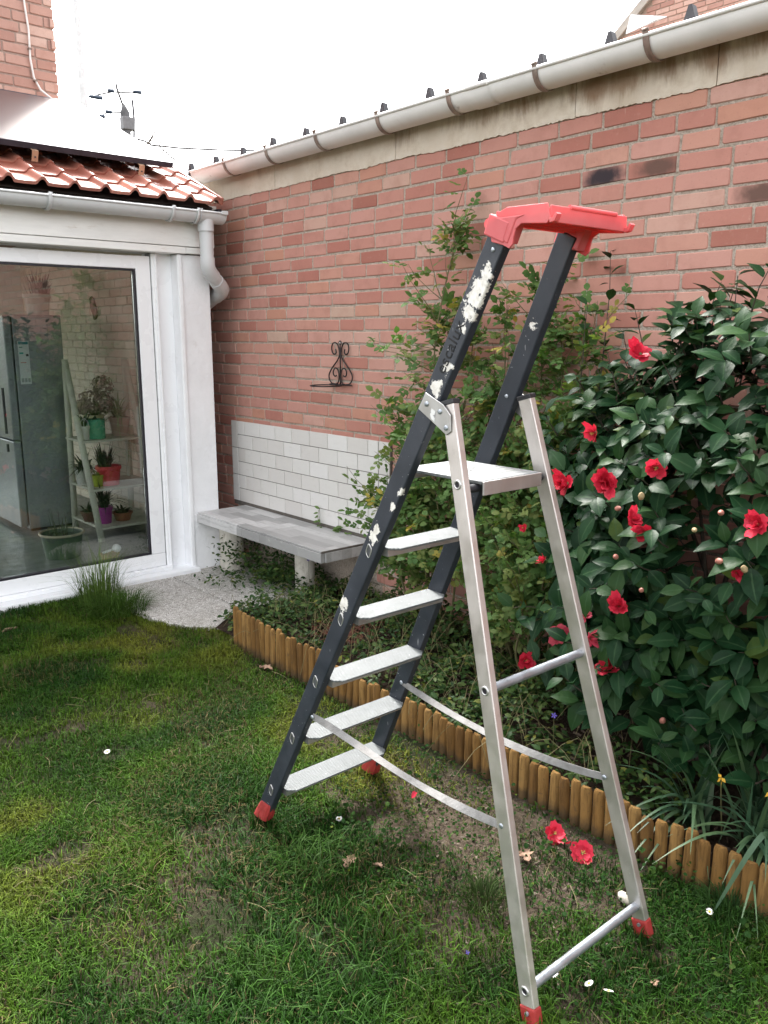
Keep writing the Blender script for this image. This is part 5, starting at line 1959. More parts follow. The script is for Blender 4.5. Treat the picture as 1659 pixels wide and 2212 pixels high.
def flower(parent, loc, nrm, size, mat, seed, name='flower', stamens=True, npet=(7, 6, 4)):
    r = random.Random(seed)
    loc = Vector(loc)
    q0 = Vector(nrm).to_track_quat('Z', 'Y')
    core = MB().lathe([(0.002, -0.006), (0.008, -0.004), (0.009, 0.002), (0.004, 0.006)], (0, 0, 0), 8, 'Z', True, True)
    me = core.mesh(name, M_calyx, True)
    o = put(name, me, parent, loc, q0)
    o.scale = (size,) * 3
    kk = 0
    for ring, n in enumerate(npet):
        for k in range(n):
            a = 2 * math.pi * (k + 0.5 * ring) / n + r.uniform(-.2, .2)
            pm = put('petal', petal_mesh((kk * 3 + ring) % 8 if ring < 2 else 2 + 4 * (kk % 2), mat), None)
            pm.parent = o
            pm.location = (0, 0, 0.001 * ring)
            pm.rotation_mode = 'QUATERNION'
            pm.rotation_quaternion = Euler((0, 0, a)).to_quaternion() @ Euler((r.uniform(-.2, .2), -(-0.15 + 0.40 * ring) + r.uniform(-.15, .15), 0)).to_quaternion()
            s_ = (1.0 - 0.17 * ring) * r.uniform(.85, 1.12)
            pm.scale = (s_,) * 3
            kk += 1
    if stamens:
        m_ = MB()
        for k in range(12):
            a = r.uniform(0, 6.28)
            rr = r.uniform(0, .006)
            m_.tube([(rr * .4 * math.cos(a), rr * .4 * math.sin(a), 0.004), (rr * 1.3 * math.cos(a), rr * 1.3 * math.sin(a), 0.022)], 0.0011, 4)
        st = put('stamens', m_.mesh('stamens', M_stamen), None)
        st.parent = o
    return o


view = lambda p: (CAM_POS - Vector(p)).normalized()
FL = [((2.378, 1.775, 1.091), 1.15, (-.2, .5, -.3)), ((2.343, 1.595, 1.125), 1.2, (0, 0, .2)), ((2.339, 1.408, 1.196), 1.15, (0, 0, .1)), ((2.556, 1.629, 1.538), 1.2, (0, .2, .7)), ((2.379, 1.668, 1.279), 1.1, (-.3, .9, 0)),
      ((2.294, 1.393, 0.996), 1.15, (0, .5, -.4)), ((2.30, 1.455, 1.028), 0.8, (.4, .6, .2)), ((2.32, 1.064, 1.076), 1.0, (0, 0, 0)), ((2.449, 1.839, 0.51), 1.45, (0, 0, 0)), ((2.309, 1.494, 0.727), 1.15, (0, 0, .7)),
      ((2.357, 1.667, 0.638), 0.9, (0.2, -.5, .4)), ((2.373, 1.643, 0.557), 0.85, (0.3, -.6, 0)), ((2.48, 2.017, 0.330), 1.15, (0, 0.1, .1)), ((2.40, 1.58, 0.452), 1.15, (0.2, .4, .2)), ((2.50, 1.80, 0.255), 0.85, (0, -.3, .1)),
      ((2.39, 1.869, 0.791), 0.6, (0, .8, 0)), ((2.516, 2.075, 0.86), 0.55, (0, .8, 0)), ((2.345, 1.58, 1.105), 0.8, (0.3, .8, 0.2)), ((2.33, 1.12, 0.92), 0.55, (0, 0, 0)), ((2.31, 1.02, 1.22), 0.7, (0.1, 0, .3))]
for i, (p, s, tilt) in enumerate(FL):
    p = Vector(p) + view(p) * 0.038
    flower(cm, p, view(p) + Vector(tilt) + Vector((cr.gauss(0, .35), cr.gauss(0, .35), cr.gauss(0, .3))), s * cr.uniform(.78, .98), M_petal_pink if i in (8, 10, 11) else M_petal, 50 + i, npet=cr.choice(((7, 6, 4), (6, 5), (5, 4), (8, 5, 3))), stamens=cr.random() < .6)
M_bud = plain('pink_bud', (0.42, 0.17, 0.13), 0.5, vary=0.35, vscale=60)
M_bud2 = plain('cream_bud', (0.44, 0.33, 0.18), 0.5, vary=0.3, vscale=60)
for i, p in enumerate(((2.32, 1.443, 1.102), (2.319, 1.525, 1.05), (2.325, 1.179, 1.09), (2.31, 1.25, 1.028), (2.309, 1.516, 0.891), (2.312, 1.166, 0.948), (2.322, 1.093, 0.937), (2.45, 1.387, 0.315), (2.305, 1.412, 0.802))):
    p = Vector(p) + view(p) * 0.055
    s = rnd.uniform(0.8, 1.15)
    me = MB().lathe([(0.002, -0.012), (0.0075, -0.008), (0.0095, 0.0), (0.0078, 0.008), (0.003, 0.0145), (0.0005, 0.016)], (0, 0, 0), 10).mesh('bud', M_bud if i % 3 else M_bud2, True)
    o = put('bud', me, cm, p, (view(p) + Vector((rnd.uniform(-.6, .6), rnd.uniform(-.6, .6), rnd.uniform(-.2, .8)))).to_track_quat('Z', 'Y'))
    o.scale = (s, s, s * 1.1)

# ================================================================== rose bushes
ROSC = ((0.050, 0.108, 0.030), (0.095, 0.168, 0.050), (0.165, 0.185, 0.060))
M_rose_i = leaf_mat('rose_leaf', *ROSC, rough=0.5, trans=0.30, attr=False)
M_rose_a = leaf_mat('rose_leaf_field', *ROSC, rough=0.5, trans=0.30, attr=True)
rgeos = [compound_geo(60 + i) for i in range(8)]


def rose_bush(label, base, canes, seed, dens=1.0, limit=300):
    r = random.Random(seed)
    t = thing('rose_bush', label, 'bush', base, 'rose bushes trained on the brick wall')
    stems, leaves = MB(), []

    def leafy(pts, n, size):
        for k in range(n):
            u = r.uniform(0.12, 1.0) ** 0.8 * (len(pts) - 1)
            i = min(len(pts) - 2, int(u))
            p = pts[i].lerp(pts[i + 1], u - i)
            d = Vector((r.gauss(0, 1) - 0.35, r.gauss(0, 1) - 0.15, r.gauss(0.35, .5))).normalized()
            up = Vector((r.gauss(-.45, .4), r.gauss(-.35, .4), 1))
            if p.x + d.x * 0.07 > 3.105:
                d.x = -abs(d.x)
            leaves.append((p, frame_quat(d, up), size * r.uniform(.85, 1.5), r.randrange(8)))
    for (b, top, wob, ntw, nlv, fr0) in canes:
        b, top = Vector(b), Vector(top)
        m1 = b.lerp(top, .35) + Vector((r.uniform(-.08, .03), r.uniform(-wob, wob), .05))
        m2 = b.lerp(top, .7) + Vector((r.uniform(-.08, .03), r.uniform(-wob, wob), .03))
        pts = curve3([b, m1, m2, top], 6)
        for q in pts:
            q.x = min(q.x, 3.10)
        n = len(pts)
        stems.tube(pts, [0.0065 * (1 - .8 * i / n) + .001 for i in range(n)], 6, False)
        leafy(pts[int(n * .75):], max(3, int(nlv * .15)), 1.0)
        for k in range(int(ntw * dens)):
            i = min(n - 2, int(n * (fr0 + (1 - fr0) * r.random() ** 1.5)))
            p = pts[i]
            d = Vector((r.gauss(-.30, .45), r.gauss(0, 1.1), r.gauss(.55, .4))).normalized()
            L = r.uniform(.10, .40) * (1 if i < n * .85 else .5)
            tp_ = [p]
            for q in range(4):
                d = (d + Vector((r.gauss(0, .15), r.gauss(0, .2), r.gauss(.06, .12)))).normalized()
                nx_ = tp_[-1] + d * L / 4
                nx_.x = min(nx_.x, 3.10)
                tp_.append(nx_)
            stems.tube(tp_, [.0026, .0022, .0018, .0014, .0009], 4, False)
            leafy(tp_, max(3, int(nlv / ntw * 1.15 * r.uniform(.7, 1.3))), 1.0)
    stems.build('stem', M_stem_g, t, smooth=True)
    plant_leaves(t, leaves, rgeos, M_rose_i, M_rose_a, limit, 'leaf', 70)
    return t


rose_bush('light green climbing rose bush left of the dark ladder rail, reaching towards the tray', (2.92, 2.95, 0.05), [
    ((2.93, 2.95, 0.03), (3.0, 2.92, 2.14), .06, 26, 130, .42), ((2.95, 3.0, 0.03), (3.03, 3.04, 1.72), .08, 20, 120, .35), ((2.9, 2.9, 0.03), (2.98, 2.80, 1.62), .1, 22, 130, .3),
    ((2.92, 3.02, 0.03), (2.98, 3.16, 1.15), .08, 20, 140, .3), ((2.9, 3.0, 0.03), (2.87, 3.10, 1.05), .1, 18, 130, .3), ((2.9, 2.88, 0.03), (2.80, 2.75, 1.12), .1, 18, 130, .3), ((2.95, 2.9, 0.03), (2.9, 2.95, 1.25), .12, 20, 140, .25),
    ((2.88, 3.05, 0.03), (2.84, 3.16, 0.75), .1, 14, 90, .3), ((2.88, 3.05, 0.03), (2.95, 3.20, 0.90), .1, 14, 90, .3)], 71, 1.25)
rose_bush('light green climbing rose bush between the two dark ladder rails', (2.95, 2.40, 0.05), [
    ((2.95, 2.42, 0.03), (3.02, 2.46, 1.84), .06, 22, 130, .4), ((2.96, 2.38, 0.03), (3.03, 2.33, 1.62), .08, 20, 120, .35), ((2.93, 2.45, 0.03), (2.98, 2.62, 1.40), .1, 20, 130, .3), ((2.9, 2.4, 0.03), (2.82, 2.5, 1.12), .1, 18, 130, .25),
    ((2.92, 2.35, 0.03), (2.85, 2.22, 1.2), .1, 20, 150, .25), ((2.95, 2.3, 0.03), (2.98, 2.12, 1.42), .15, 18, 110, .3), ((2.95, 2.3, 0.03), (3.02, 2.2, 1.75), .12, 14, 70, .4), ((2.95, 2.5, 0.03), (3.0, 2.62, 1.72), .15, 16, 90, .4), ((2.9, 2.25, 0.03), (2.78, 2.1, 1.0), .1, 16, 110, .3), ((2.9, 2.4, 0.03), (2.72, 2.35, 0.8), .12, 16, 110, .2), ((2.93, 2.5, 0.03), (2.85, 2.65, 0.9), .1, 16, 110, .25)], 72, 1.3)
rose_bush('young yellow-green rose shoots low beside the rear ladder leg', (2.70, 2.12, 0.05), [
    ((2.72, 2.12, 0.03), (2.66, 2.08, 0.75), .06, 9, 45, .4), ((2.72, 2.14, 0.03), (2.62, 2.17, 0.55), .06, 8, 40, .4), ((2.74, 2.16, 0.03), (2.70, 2.25, 0.62), .06, 8, 40, .3)], 73, 1.0, 120)

# ================================================================== ground cover in the bed (periwinkle and weeds)
def field_leaves(name, label, pts, sizes, geos, mat, upness, seed, kind='stuff'):
    r = random.Random(seed)
    garr = [(np.array(g[0]), np.array(g[1])) for g in geos]
    V, F, RN, n = [], [], [], 0
    for p, s in zip(pts, sizes):
        a, f = garr[r.randrange(len(garr))]
        d = Vector((r.gauss(0, 1), r.gauss(0, 1), r.gauss(0.15, .45))).normalized()
        up = Vector((r.gauss(-.2, upness), r.gauss(-.15, upness), 1))
        R3 = np.array(frame_quat(d, up).to_matrix())
        V.append((a * s) @ R3.T + np.array(p))
        F.append(f + n)
        RN.append(np.full(len(a), r.random()))
        n += len(a)
    me = np_mesh(name, np.concatenate(V), [np.concatenate(F)], mat, rndv=np.concatenate(RN))
    o = put(name, me)
    tag(o, label, kind=kind)
    return o


VINC = ((0.014, 0.036, 0.010), (0.034, 0.072, 0.020), (0.080, 0.115, 0.030))
M_vinca = leaf_mat('periwinkle_leaf', *VINC, rough=0.42, trans=0.18)
small = [leaf_geo(0.030, 0.015, 0.2, 0.25, rows=((0, .1), (.3, .9), (.65, .85), (1, 0)), seed=i) for i in range(3)]
pts, sz = [], []
fr_ = random.Random(81)
while len(pts) < 10500:
    x, y = fr_.uniform(2.20, 3.09), fr_.uniform(1.2, 5.0)
    if y > 3.95 and x < 2.72 + 0.15 * fr_.random():
        continue
    if y < 1.9 and (x > 2.5 or fr_.random() < .35):
        continue
    if y > 4.6 and fr_.random() < 0.75:
        continue
    if 3.10 < y < 3.42 and 2.42 < x < 2.72 and fr_.random() < 0.9:
        continue
    if x < 2.45 and 2.5 < y < 3.3 and fr_.random() < 0.5:
        continue
    hmax = 0.06 + 0.22 * float(vn(x, y, 4.5, 41)) * min(1, (x - 2.15) / 0.35)
    if y > 3.5 and x > 2.75:
        hmax *= 0.75
    pts.append((x, y, 0.03 + hmax * fr_.random() ** 0.7))
    sz.append(fr_.uniform(.7, 1.35))
# taller bushy clump just behind the first logs by the paving
for k in range(420):
    a = fr_.gauss(0, 1)
    x, y = 2.42 + fr_.gauss(0, .075), 3.83 + fr_.gauss(0, .10)
    pts.append((x, y, 0.02 + 0.24 * fr_.random() * math.exp(-((x - 2.42) ** 2 + (y - 3.83) ** 2) / .03)))
    sz.append(fr_.uniform(.7, 1.2))
# trails creeping over the paving under the bench
for k in range(110):
    x, y = 2.68 + fr_.gauss(0, .09), 4.62 + fr_.gauss(0, .14)
    pts.append((x, y, 0.02 + 0.05 * fr_.random()))
    sz.append(fr_.uniform(.7, 1.2))
for k in range(700):
    x, y = fr_.uniform(2.75, 3.08), fr_.uniform(4.2, 5.05)
    pts.append((x, y, 0.02 + 0.24 * fr_.random() ** 1.5))
    sz.append(fr_.uniform(.8, 1.25))
field_leaves('ground_cover', 'tangle of small-leaved periwinkle and weeds filling the bed under the bench and roses', pts, sz, small, M_vinca, .55, 82)

# thin stems, runners and straw in the bed
m = MB()
for k in range(260):
    x, y = fr_.uniform(2.2, 3.05), fr_.uniform(1.5, 3.9)
    a = fr_.uniform(0, 6.28)
    L = fr_.uniform(.08, .32)
    z0 = 0.04 + 0.08 * fr_.random()
    h = fr_.uniform(.03, .16)
    p0 = Vector((x, y, z0))
    p2 = p0 + Vector((math.cos(a) * L, math.sin(a) * L, fr_.uniform(-.03, .08)))
    p1 = (p0 + p2) / 2 + Vector((0, 0, h))
    for q in (p0, p1, p2):
        q.x = min(q.x, 3.1)
    m.tube(curve3([p0, p1, p2], 3), 0.0011, 3, False)
o = m.build('straw_stems', plain('straw', (0.14, 0.12, 0.05), 0.8, vary=0.4, vscale=20))
tag(o, 'thin dry runners and straw tangled over the bed', kind='stuff')
# reddish bark heap between the plants
m = MB()
for k in range(260):
    c = Vector((2.57 + fr_.gauss(0, .085), 3.27 + fr_.gauss(0, .10), 0.075 + 0.02 * fr_.random()))
    d = Vector((fr_.gauss(0, 1), fr_.gauss(0, 1), fr_.gauss(0, .25))).normalized()
    m.beam(c - d * fr_.uniform(.008, .025), c + d * fr_.uniform(.008, .025), (fr_.random(), fr_.random(), 1), fr_.uniform(.005, .013), .004)
o = m.build('bark_mulch', plain('red_bark', (0.10, 0.035, 0.02), 0.9, vary=0.5, vscale=40))
tag(o, 'small heap of reddish bark mulch behind the log edging', kind='stuff')
# second scatter of bark
m = MB()
for k in range(1100):
    c = Vector((fr_.uniform(2.2, 3.05), fr_.uniform(0.5, 3.6), 0.066 + 0.03 * fr_.random()))
    d = Vector((fr_.gauss(0, 1), fr_.gauss(0, 1), fr_.gauss(0, .2))).normalized()
    m.beam(c - d * fr_.uniform(.006, .018), c + d * fr_.uniform(.006, .018), (fr_.random(), fr_.random(), 1), fr_.uniform(.004, .01), .003)
o = m.build('leaf_litter', plain('litter', (0.06, 0.04, 0.025), 0.9, vary=0.6, vscale=40))
tag(o, 'dark leaf litter and chips on the bed soil', kind='stuff')

# periwinkle flowers and the two sprigs growing at the back of the bench
M_violet = plain('violet_petal', (0.12, 0.08, 0.40), 0.5)


def sprig(label, base, h, n, seed, lean=(0, 0, 1), sc=1.0):
    r = random.Random(seed)
    t = thing('periwinkle_sprig', label, 'plant', base)
    b = Vector(base)
    tip = b + Vector(lean).normalized() * h
    P = curve3([b, b.lerp(tip, .5) + Vector((r.uniform(-.01, .01), r.uniform(-.015, .015), 0)), tip], 5)
    MB().tube(P, 0.0014, 5, False).build('stem', M_stem_g, t)
    g = leaf_geo(0.038, 0.019, .2, .3, seed=seed)
    me = bpy.data.meshes.new('leaf')
    me.from_pydata(g[0], [], g[1])
    a = me.attributes.new('rnd', 'FLOAT', 'POINT')
    a.data.foreach_set('value', [0.75] * len(g[0]))
    me.materials.append(M_sprig)
    me.polygons.foreach_set('use_smooth', [True] * len(g[1]))
    for k in range(n):
        p = P[int(k / n * (len(P) - 1))]
        s = 1 if k % 2 else -1
        d = Vector((-.35 + r.uniform(-.4, .2), s * r.uniform(.5, 1), r.uniform(-.1, .5)))
        o = put('leaf', me, t, p, frame_quat(d, (-.6, -.3, .8)))
        o.scale = (sc * r.uniform(.7, 1.1),) * 3
    return t


M_sprig = leaf_mat('sprig_leaf', (0.05, 0.10, 0.03), (0.07, 0.13, 0.04), (0.12, 0.19, 0.06), trans=0.3)
sprig('upright leafy periwinkle sprig growing at the back of the bench seat', (3.075, 4.19, 0.412), 0.125, 10, 1)
sprig('low drooping periwinkle sprig at the bench back, nearer the ladder', (3.08, 4.02, 0.412), 0.075, 12, 2, (-.1, -.9, .55))
sprig('tiny trailing sprig beside the drooping one on the bench', (3.085, 3.93, 0.412), 0.06, 8, 3, (-.1, -1, .25), .6)
for i, (p, lab) in enumerate((((2.86, 4.02, 0.27), 'small violet periwinkle flower in front of the bench post'), ((2.33, 1.75, 0.24), 'pale violet periwinkle flower behind the logs under the camellia'), ((1.42, 1.31, 0.012), 'tiny violet flower lying in the bare patch of lawn'))):
    t = thing('periwinkle_flower', lab, 'flower', p)
    fs_ = 0.45 if i == 2 else 0.85
    for k in range(5):
        a = 2 * math.pi * k / 5
        c = Vector(p)
        q = view(p).to_track_quat('Z', 'Y')
        mm = MB().add([c, c + q @ Vector((.009 * fs_ * math.cos(a - .45), .009 * fs_ * math.sin(a - .45), .002)), c + q @ Vector((.014 * fs_ * math.cos(a), .014 * fs_ * math.sin(a), .001)), c + q @ Vector((.009 * fs_ * math.cos(a + .45), .009 * fs_ * math.sin(a + .45), .002))], [(0, 1, 2, 3)])
        mm.build('petal', M_violet, t)
    MB().tube([p, (p[0] + .005, p[1], 0.02)], .001, 4).build('stem', M_stem_g, t)

# ================================================================== daffodils at the right end of the bed
def daff_mat():
    t = NT('daffodil_leaf')
    r1 = t.new('ShaderNodeObjectInfo').outputs['Random']
    c = t.ramp(r1, [(0, (0.035, 0.085, 0.045)), (0.6, (0.055, 0.115, 0.055)), (1, (0.085, 0.145, 0.06))])
    c = t.mix(t.step(t.noise(1, 4, 0.6, t.pos((90, 90, 10))), 0.45, 0.65, 0, .3), c, (0.03, 0.07, 0.035))
    t.set(col=c, rough=0.5)
    tr_ = t.new('ShaderNodeBsdfTranslucent', {'Color': c})
    mx = t.new('ShaderNodeMixShader', {0: 0.15, 1: t.p.outputs[0], 2: tr_.outputs[0]})
    t.L(mx.outputs[0], t.out.inputs['Surface'])
    return t.m


M_daff = daff_mat()
M_yellow = plain('wilted_yellow', (0.55, 0.30, 0.02), 0.6, vary=0.2)


def daffodils(label, c, n, L, seed, extra=()):
    r = random.Random(seed)
    t = thing('daffodil_clump', label, 'plant', c, 'daffodil clumps in the bed')
    for k in range(n):
        a = r.uniform(0, 6.28)
        h = r.uniform(0, 6.28) if r.random() < .45 else r.gauss(3.6, .7)
        b = (c[0] + .05 * math.cos(a) * r.random(), c[1] + .05 * math.sin(a) * r.random(), c[2])
        vs, fs = strap_leaf(b, h, L * r.uniform(.65, 1.1), r.uniform(.013, .020), r.uniform(.75, 1.15), r.choice((.15, .3, .6, .95)), 8)
        MB().add(vs, fs).build('leaf', M_daff, t, smooth=True)
    for (b, tip, mid__) in extra:
        P = curve3([b, mid__, tip], 6)
        m_ = MB()
        vs = []
        for i, p in enumerate(P):
            w = 0.0085 * (1 - (i / len(P)) ** 3) + .0005
            s = (P[min(i + 1, len(P) - 1)] - P[max(i - 1, 0)]).cross(view(p)).normalized()
            vs += [p - s * w, p + s * w]
        m_.add(vs, [(2 * i, 2 * i + 1, 2 * i + 3, 2 * i + 2) for i in range(len(P) - 1)])
        m_.build('leaf', M_daff, t, smooth=True)
    return t


def wilted(t, p, seed):
    r = random.Random(seed)
    m_ = MB()
    for k in range(5):
        d = Vector((r.gauss(0, 1), r.gauss(0, 1), r.gauss(-.2, .7))).normalized()
        s = d.orthogonal().normalized() * .0055
        p_ = Vector(p)
        m_.add([p_, p_ + d * .012 + s, p_ + d * .026, p_ + d * .012 - s], [(0, 1, 2, 3)])
    m_.build('wilted_flower', M_yellow, t)
    MB().tube(curve3([(p[0] + .08, p[1] + .02, .06), (p[0] + .05, p[1] + .02, p[2] * .7), p], 4), .0022, 5, False).build('flower_stalk', M_stem_g, t)


t1 = daffodils('daffodil clump with arching strap leaves and wilted yellow flower, nearer the ladder', (2.36, 1.20, 0.05), 38, 0.40, 91)
wilted(t1, (2.27, 1.08, 0.30), 1)
t2 = daffodils('daffodil clump with long leaf bent over the logs at the right edge', (2.34, 0.98, 0.05), 34, 0.42, 92, [((2.33, 0.93, 0.06), (2.06, 0.965, 0.02), (2.17, 0.90, 0.24)), ((2.36, 1.0, 0.06), (2.22, 0.80, 0.42), (2.3, .93, .25))])
wilted(t2, (2.27, 0.93, 0.32), 2)
daffodils('daffodil clump furthest back beneath the camellia', (2.50, 1.08, 0.05), 24, 0.42, 93)

# ================================================================== lawn grass
def lawn_cols(x, y, r):
    n1 = vn(x, y, 1.6, 51)
    n2 = vn(x, y, 5.0, 52)
    k = np.clip((0.65 * n1 + 0.45 * n2 - 0.55) * 2.0 + 0.46, 0, 1)[:, None]
    dark = np.array([0.016, 0.052, 0.006])
    mid_ = np.array([0.048, 0.104, 0.010])
    yel = np.array([0.135, 0.152, 0.020])
    c = np.where(k < .5, dark + (mid_ - dark) * (k * 2), mid_ + (yel - mid_) * ((k - .5) * 2))
    c = c * r.uniform(.4, 1.75, (len(x), 1))
    dry = r.rand(len(x)) < (0.05 + 0.16 * (vn(x, y, 2.5, 53) > .62))
    c[dry] = np.array([0.13, 0.105, 0.045]) * r.uniform(.6, 1.2, (dry.sum(), 1))
    return c


def density(x, y):
    d = np.ones_like(x)
    # worn ground round the ladder and along the logs
    w = np.exp(-(((x - 1.85) / .34) ** 2 + ((y - 1.72) / .75) ** 2))
    w2 = np.exp(-((x - 2.12) / .10) ** 2) * (y > 1.2) * (y < 3.6)
    w3 = np.exp(-(((x - 1.42) / .22) ** 2 + ((y - 1.42) / .20) ** 2))
    d -= np.clip(0.92 * w + 0.65 * w2 + 0.6 * w3, 0, .92)
    d *= np.clip(0.35 + 1.6 * vn(x, y, 2.6, 55), 0.1, 1)
    d *= np.where(vn(x, y, 6.0, 57) < .2, .3, 1.0)
    return np.clip(d, 0.02, 1)


def on_slab(x, y):
    xl = 1.975 + 0.27 * np.clip((4.5 - y) / 0.58, 0, 1) ** 2 + 0.07 * (vn(x, y, 9, 66) - .5)
    return (x > xl) & (y > 3.90)


def lawn_field(n, x0, x1, y0, y1, hr, wr_, seed, tall=0.0):
    r = np.random.RandomState(seed)
    x = r.uniform(x0, x1, n)
    y = r.uniform(y0, y1, n)
    d = density(x, y)
    k = (r.rand(n) < d) & ~on_slab(x, y) & ((x < 2.13) | (y > 3.74))
    x, y, d = x[k], y[k], d[k]
    n = len(x)
    hm = 0.55 + 0.9 * vn(x, y, 2.2, 58) * d ** .5
    h = r.uniform(hr[0], hr[1], n) * hm
    if tall:
        tl = np.exp(-(((x - 1.08) / .2) ** 2 + ((y - 1.55) / .22) ** 2)) + .6 * np.exp(-(((x - 0.95) / .5) ** 2 + ((y - 4.9) / .2) ** 2)) + .5 * np.exp(-(((x - .75) / .3) ** 2 + ((y - 1.9) / .3) ** 2))
        h *= 1 + tall * tl
        h *= np.where((y > 3.75) & (x > 1.75), 1.05, 1.0)
    c = lawn_cols(x, y, r)
    slab_ = (x > 1.97 + 0.29 * np.clip((4.5 - y) / 0.56, 0, 1) ** 2) & (y > 3.93)
    base = np.stack([x, y, np.where(slab_, 0.002, gz(x, y) - 0.002)], 1)
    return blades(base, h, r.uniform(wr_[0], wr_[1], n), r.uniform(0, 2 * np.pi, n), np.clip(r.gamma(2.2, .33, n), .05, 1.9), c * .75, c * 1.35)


def merge(parts_):
    V, Q, T, Cc, n = [], [], [], [], 0
    for v, (q, t), c in parts_:
        V.append(v)
        Q.append(q + n)
        T.append(t + n)
        Cc.append(c)
        n += len(v)
    return np.concatenate(V), [np.concatenate(Q), np.concatenate(T)], np.concatenate(Cc)


M_grass = attr_mat('grass_blade', 0.55, 0.22)
def foot_grass(seed):
    r = np.random.RandomState(seed)
    X, Y = [], []
    for fx, fy, n in ((1.372, 2.215, 150), (1.842, 2.215, 90), (1.374, 1.055, 120), (1.845, 1.055, 110)):
        a = r.uniform(0, 2 * np.pi, n)
        q = r.uniform(.030, .062, n)
        X.append(fx + q * np.cos(a) * .8)
        Y.append(fy + q * np.sin(a))
    x, y = np.concatenate(X), np.concatenate(Y)
    n = len(x)
    c = lawn_cols(x, y, r)
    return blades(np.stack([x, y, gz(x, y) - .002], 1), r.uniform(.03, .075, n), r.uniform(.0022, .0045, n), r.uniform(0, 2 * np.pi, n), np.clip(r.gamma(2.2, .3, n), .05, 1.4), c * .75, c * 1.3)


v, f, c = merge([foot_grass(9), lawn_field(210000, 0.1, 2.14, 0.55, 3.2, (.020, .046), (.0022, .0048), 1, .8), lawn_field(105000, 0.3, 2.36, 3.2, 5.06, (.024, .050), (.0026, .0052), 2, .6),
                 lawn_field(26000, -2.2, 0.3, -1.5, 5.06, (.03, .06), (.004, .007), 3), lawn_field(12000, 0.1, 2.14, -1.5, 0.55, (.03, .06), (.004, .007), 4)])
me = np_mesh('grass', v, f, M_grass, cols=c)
o = put('grass', me)
tag(o, 'short uneven green lawn grass with yellow patches', kind='stuff')

# tall tuft by the door corner and tougher clumps in the lawn
def tuft(name, label, c, n, hr, sp, wr_, col, seed, lean=(2.0, .3), group=None, wild=0.5):
    r = np.random.RandomState(seed)
    a = r.uniform(0, 2 * np.pi, n)
    q = sp * np.sqrt(r.rand(n))
    x, y = c[0] + q * np.cos(a), c[1] + q * np.sin(a)
    base = np.stack([x, y, np.full(n, c[2])], 1)
    h = r.uniform(hr[0], hr[1], n) * (1 - .35 * (q / sp))
    cc = np.array(col) * r.uniform(.55, 1.5, (n, 1))
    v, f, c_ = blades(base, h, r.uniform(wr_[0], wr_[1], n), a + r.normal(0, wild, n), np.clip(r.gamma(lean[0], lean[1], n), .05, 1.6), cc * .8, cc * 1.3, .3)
    v = v - np.array(c)
    me = np_mesh(name, v, f, M_grass, cols=c_)
    o = put(name, me, None, c)
    tag(o, label, 'grass tuft', group)
    return o


tuft('grass_tuft', 'tall shaggy grass tuft in front of the glass door corner', (1.90, 4.88, 0.0), 330, (.16, .50), .13, (.0025, .005), (.11, .18, .04), 61, (2.0, .2), group='grass tufts')
tuft('grass_tuft', 'bushy grass mound spilling onto the pebble slab', (1.91, 4.64, 0.0), 800, (.06, .20), .18, (.0025, .005), (.06, .12, .02), 62, (2.2, .4), group='grass tufts')
tuft('grass_tuft', 'coarse long-bladed grass clump low in the middle of the lawn', (1.12, 1.50, -.005), 330, (.04, .09), .27, (.0024, .0044), (.034, .084, .014), 63, (3.0, .3), group='grass tufts', wild=2.2)
tuft('grass_tuft', 'coarse grass clump beside the foot of the dark ladder rail', (1.36, 1.90, -.005), 220, (.05, .11), .14, (.0024, .0044), (.036, .084, .014), 64, (3.0, .3), group='grass tufts', wild=2.2)
tuft('grass_tuft', 'thin grass tuft in the bare soil between the rear ladder legs', (1.62, 1.43, -.005), 260, (.04, .09), .07, (.002, .0036), (.045, .075, .020), 65, group='grass tufts')
tuft('grass_tuft', 'grass tuft growing against the logs at the right edge', (2.10, 0.94, -.005), 300, (.05, .12), .08, (.0025, .004), (.030, .070, .018), 66, group='grass tufts')

# clover and broad-leaved weeds in the worn part
M_weed = leaf_mat('clover_leaf', (0.009, 0.028, 0.007), (0.016, 0.042, 0.009), (0.032, 0.060, 0.012), rough=0.7, trans=0.2, spec=0.05)
round_ = [leaf_geo(0.017, 0.015, .1, .1, rows=((0, .15), (.35, .95), (.75, .95), (1, .4)), seed=i) for i in range(3)]
pts, sz = [], []
wr3 = random.Random(95)
while len(pts) < 3800:
    x, y = wr3.uniform(1.05, 2.14), wr3.uniform(.6, 3.4)
    w = math.exp(-(((x - 1.85) / .38) ** 2 + ((y - 1.6) / .8) ** 2)) + .35 * math.exp(-((x - 2.1) / .12) ** 2) + .05
    if wr3.random() > w * (0.2 + 1.5 * float(vn(x, y, 5, 59))):
        continue
    pts.append((x, y, float(gz(x, y)) + 0.004 + 0.022 * wr3.random()))
    sz.append(wr3.uniform(.3, .75))
field_leaves('lawn_weeds', 'clover and low broad-leaved weeds on the worn ground round the ladder', pts, sz, round_, M_weed, .4, 96)
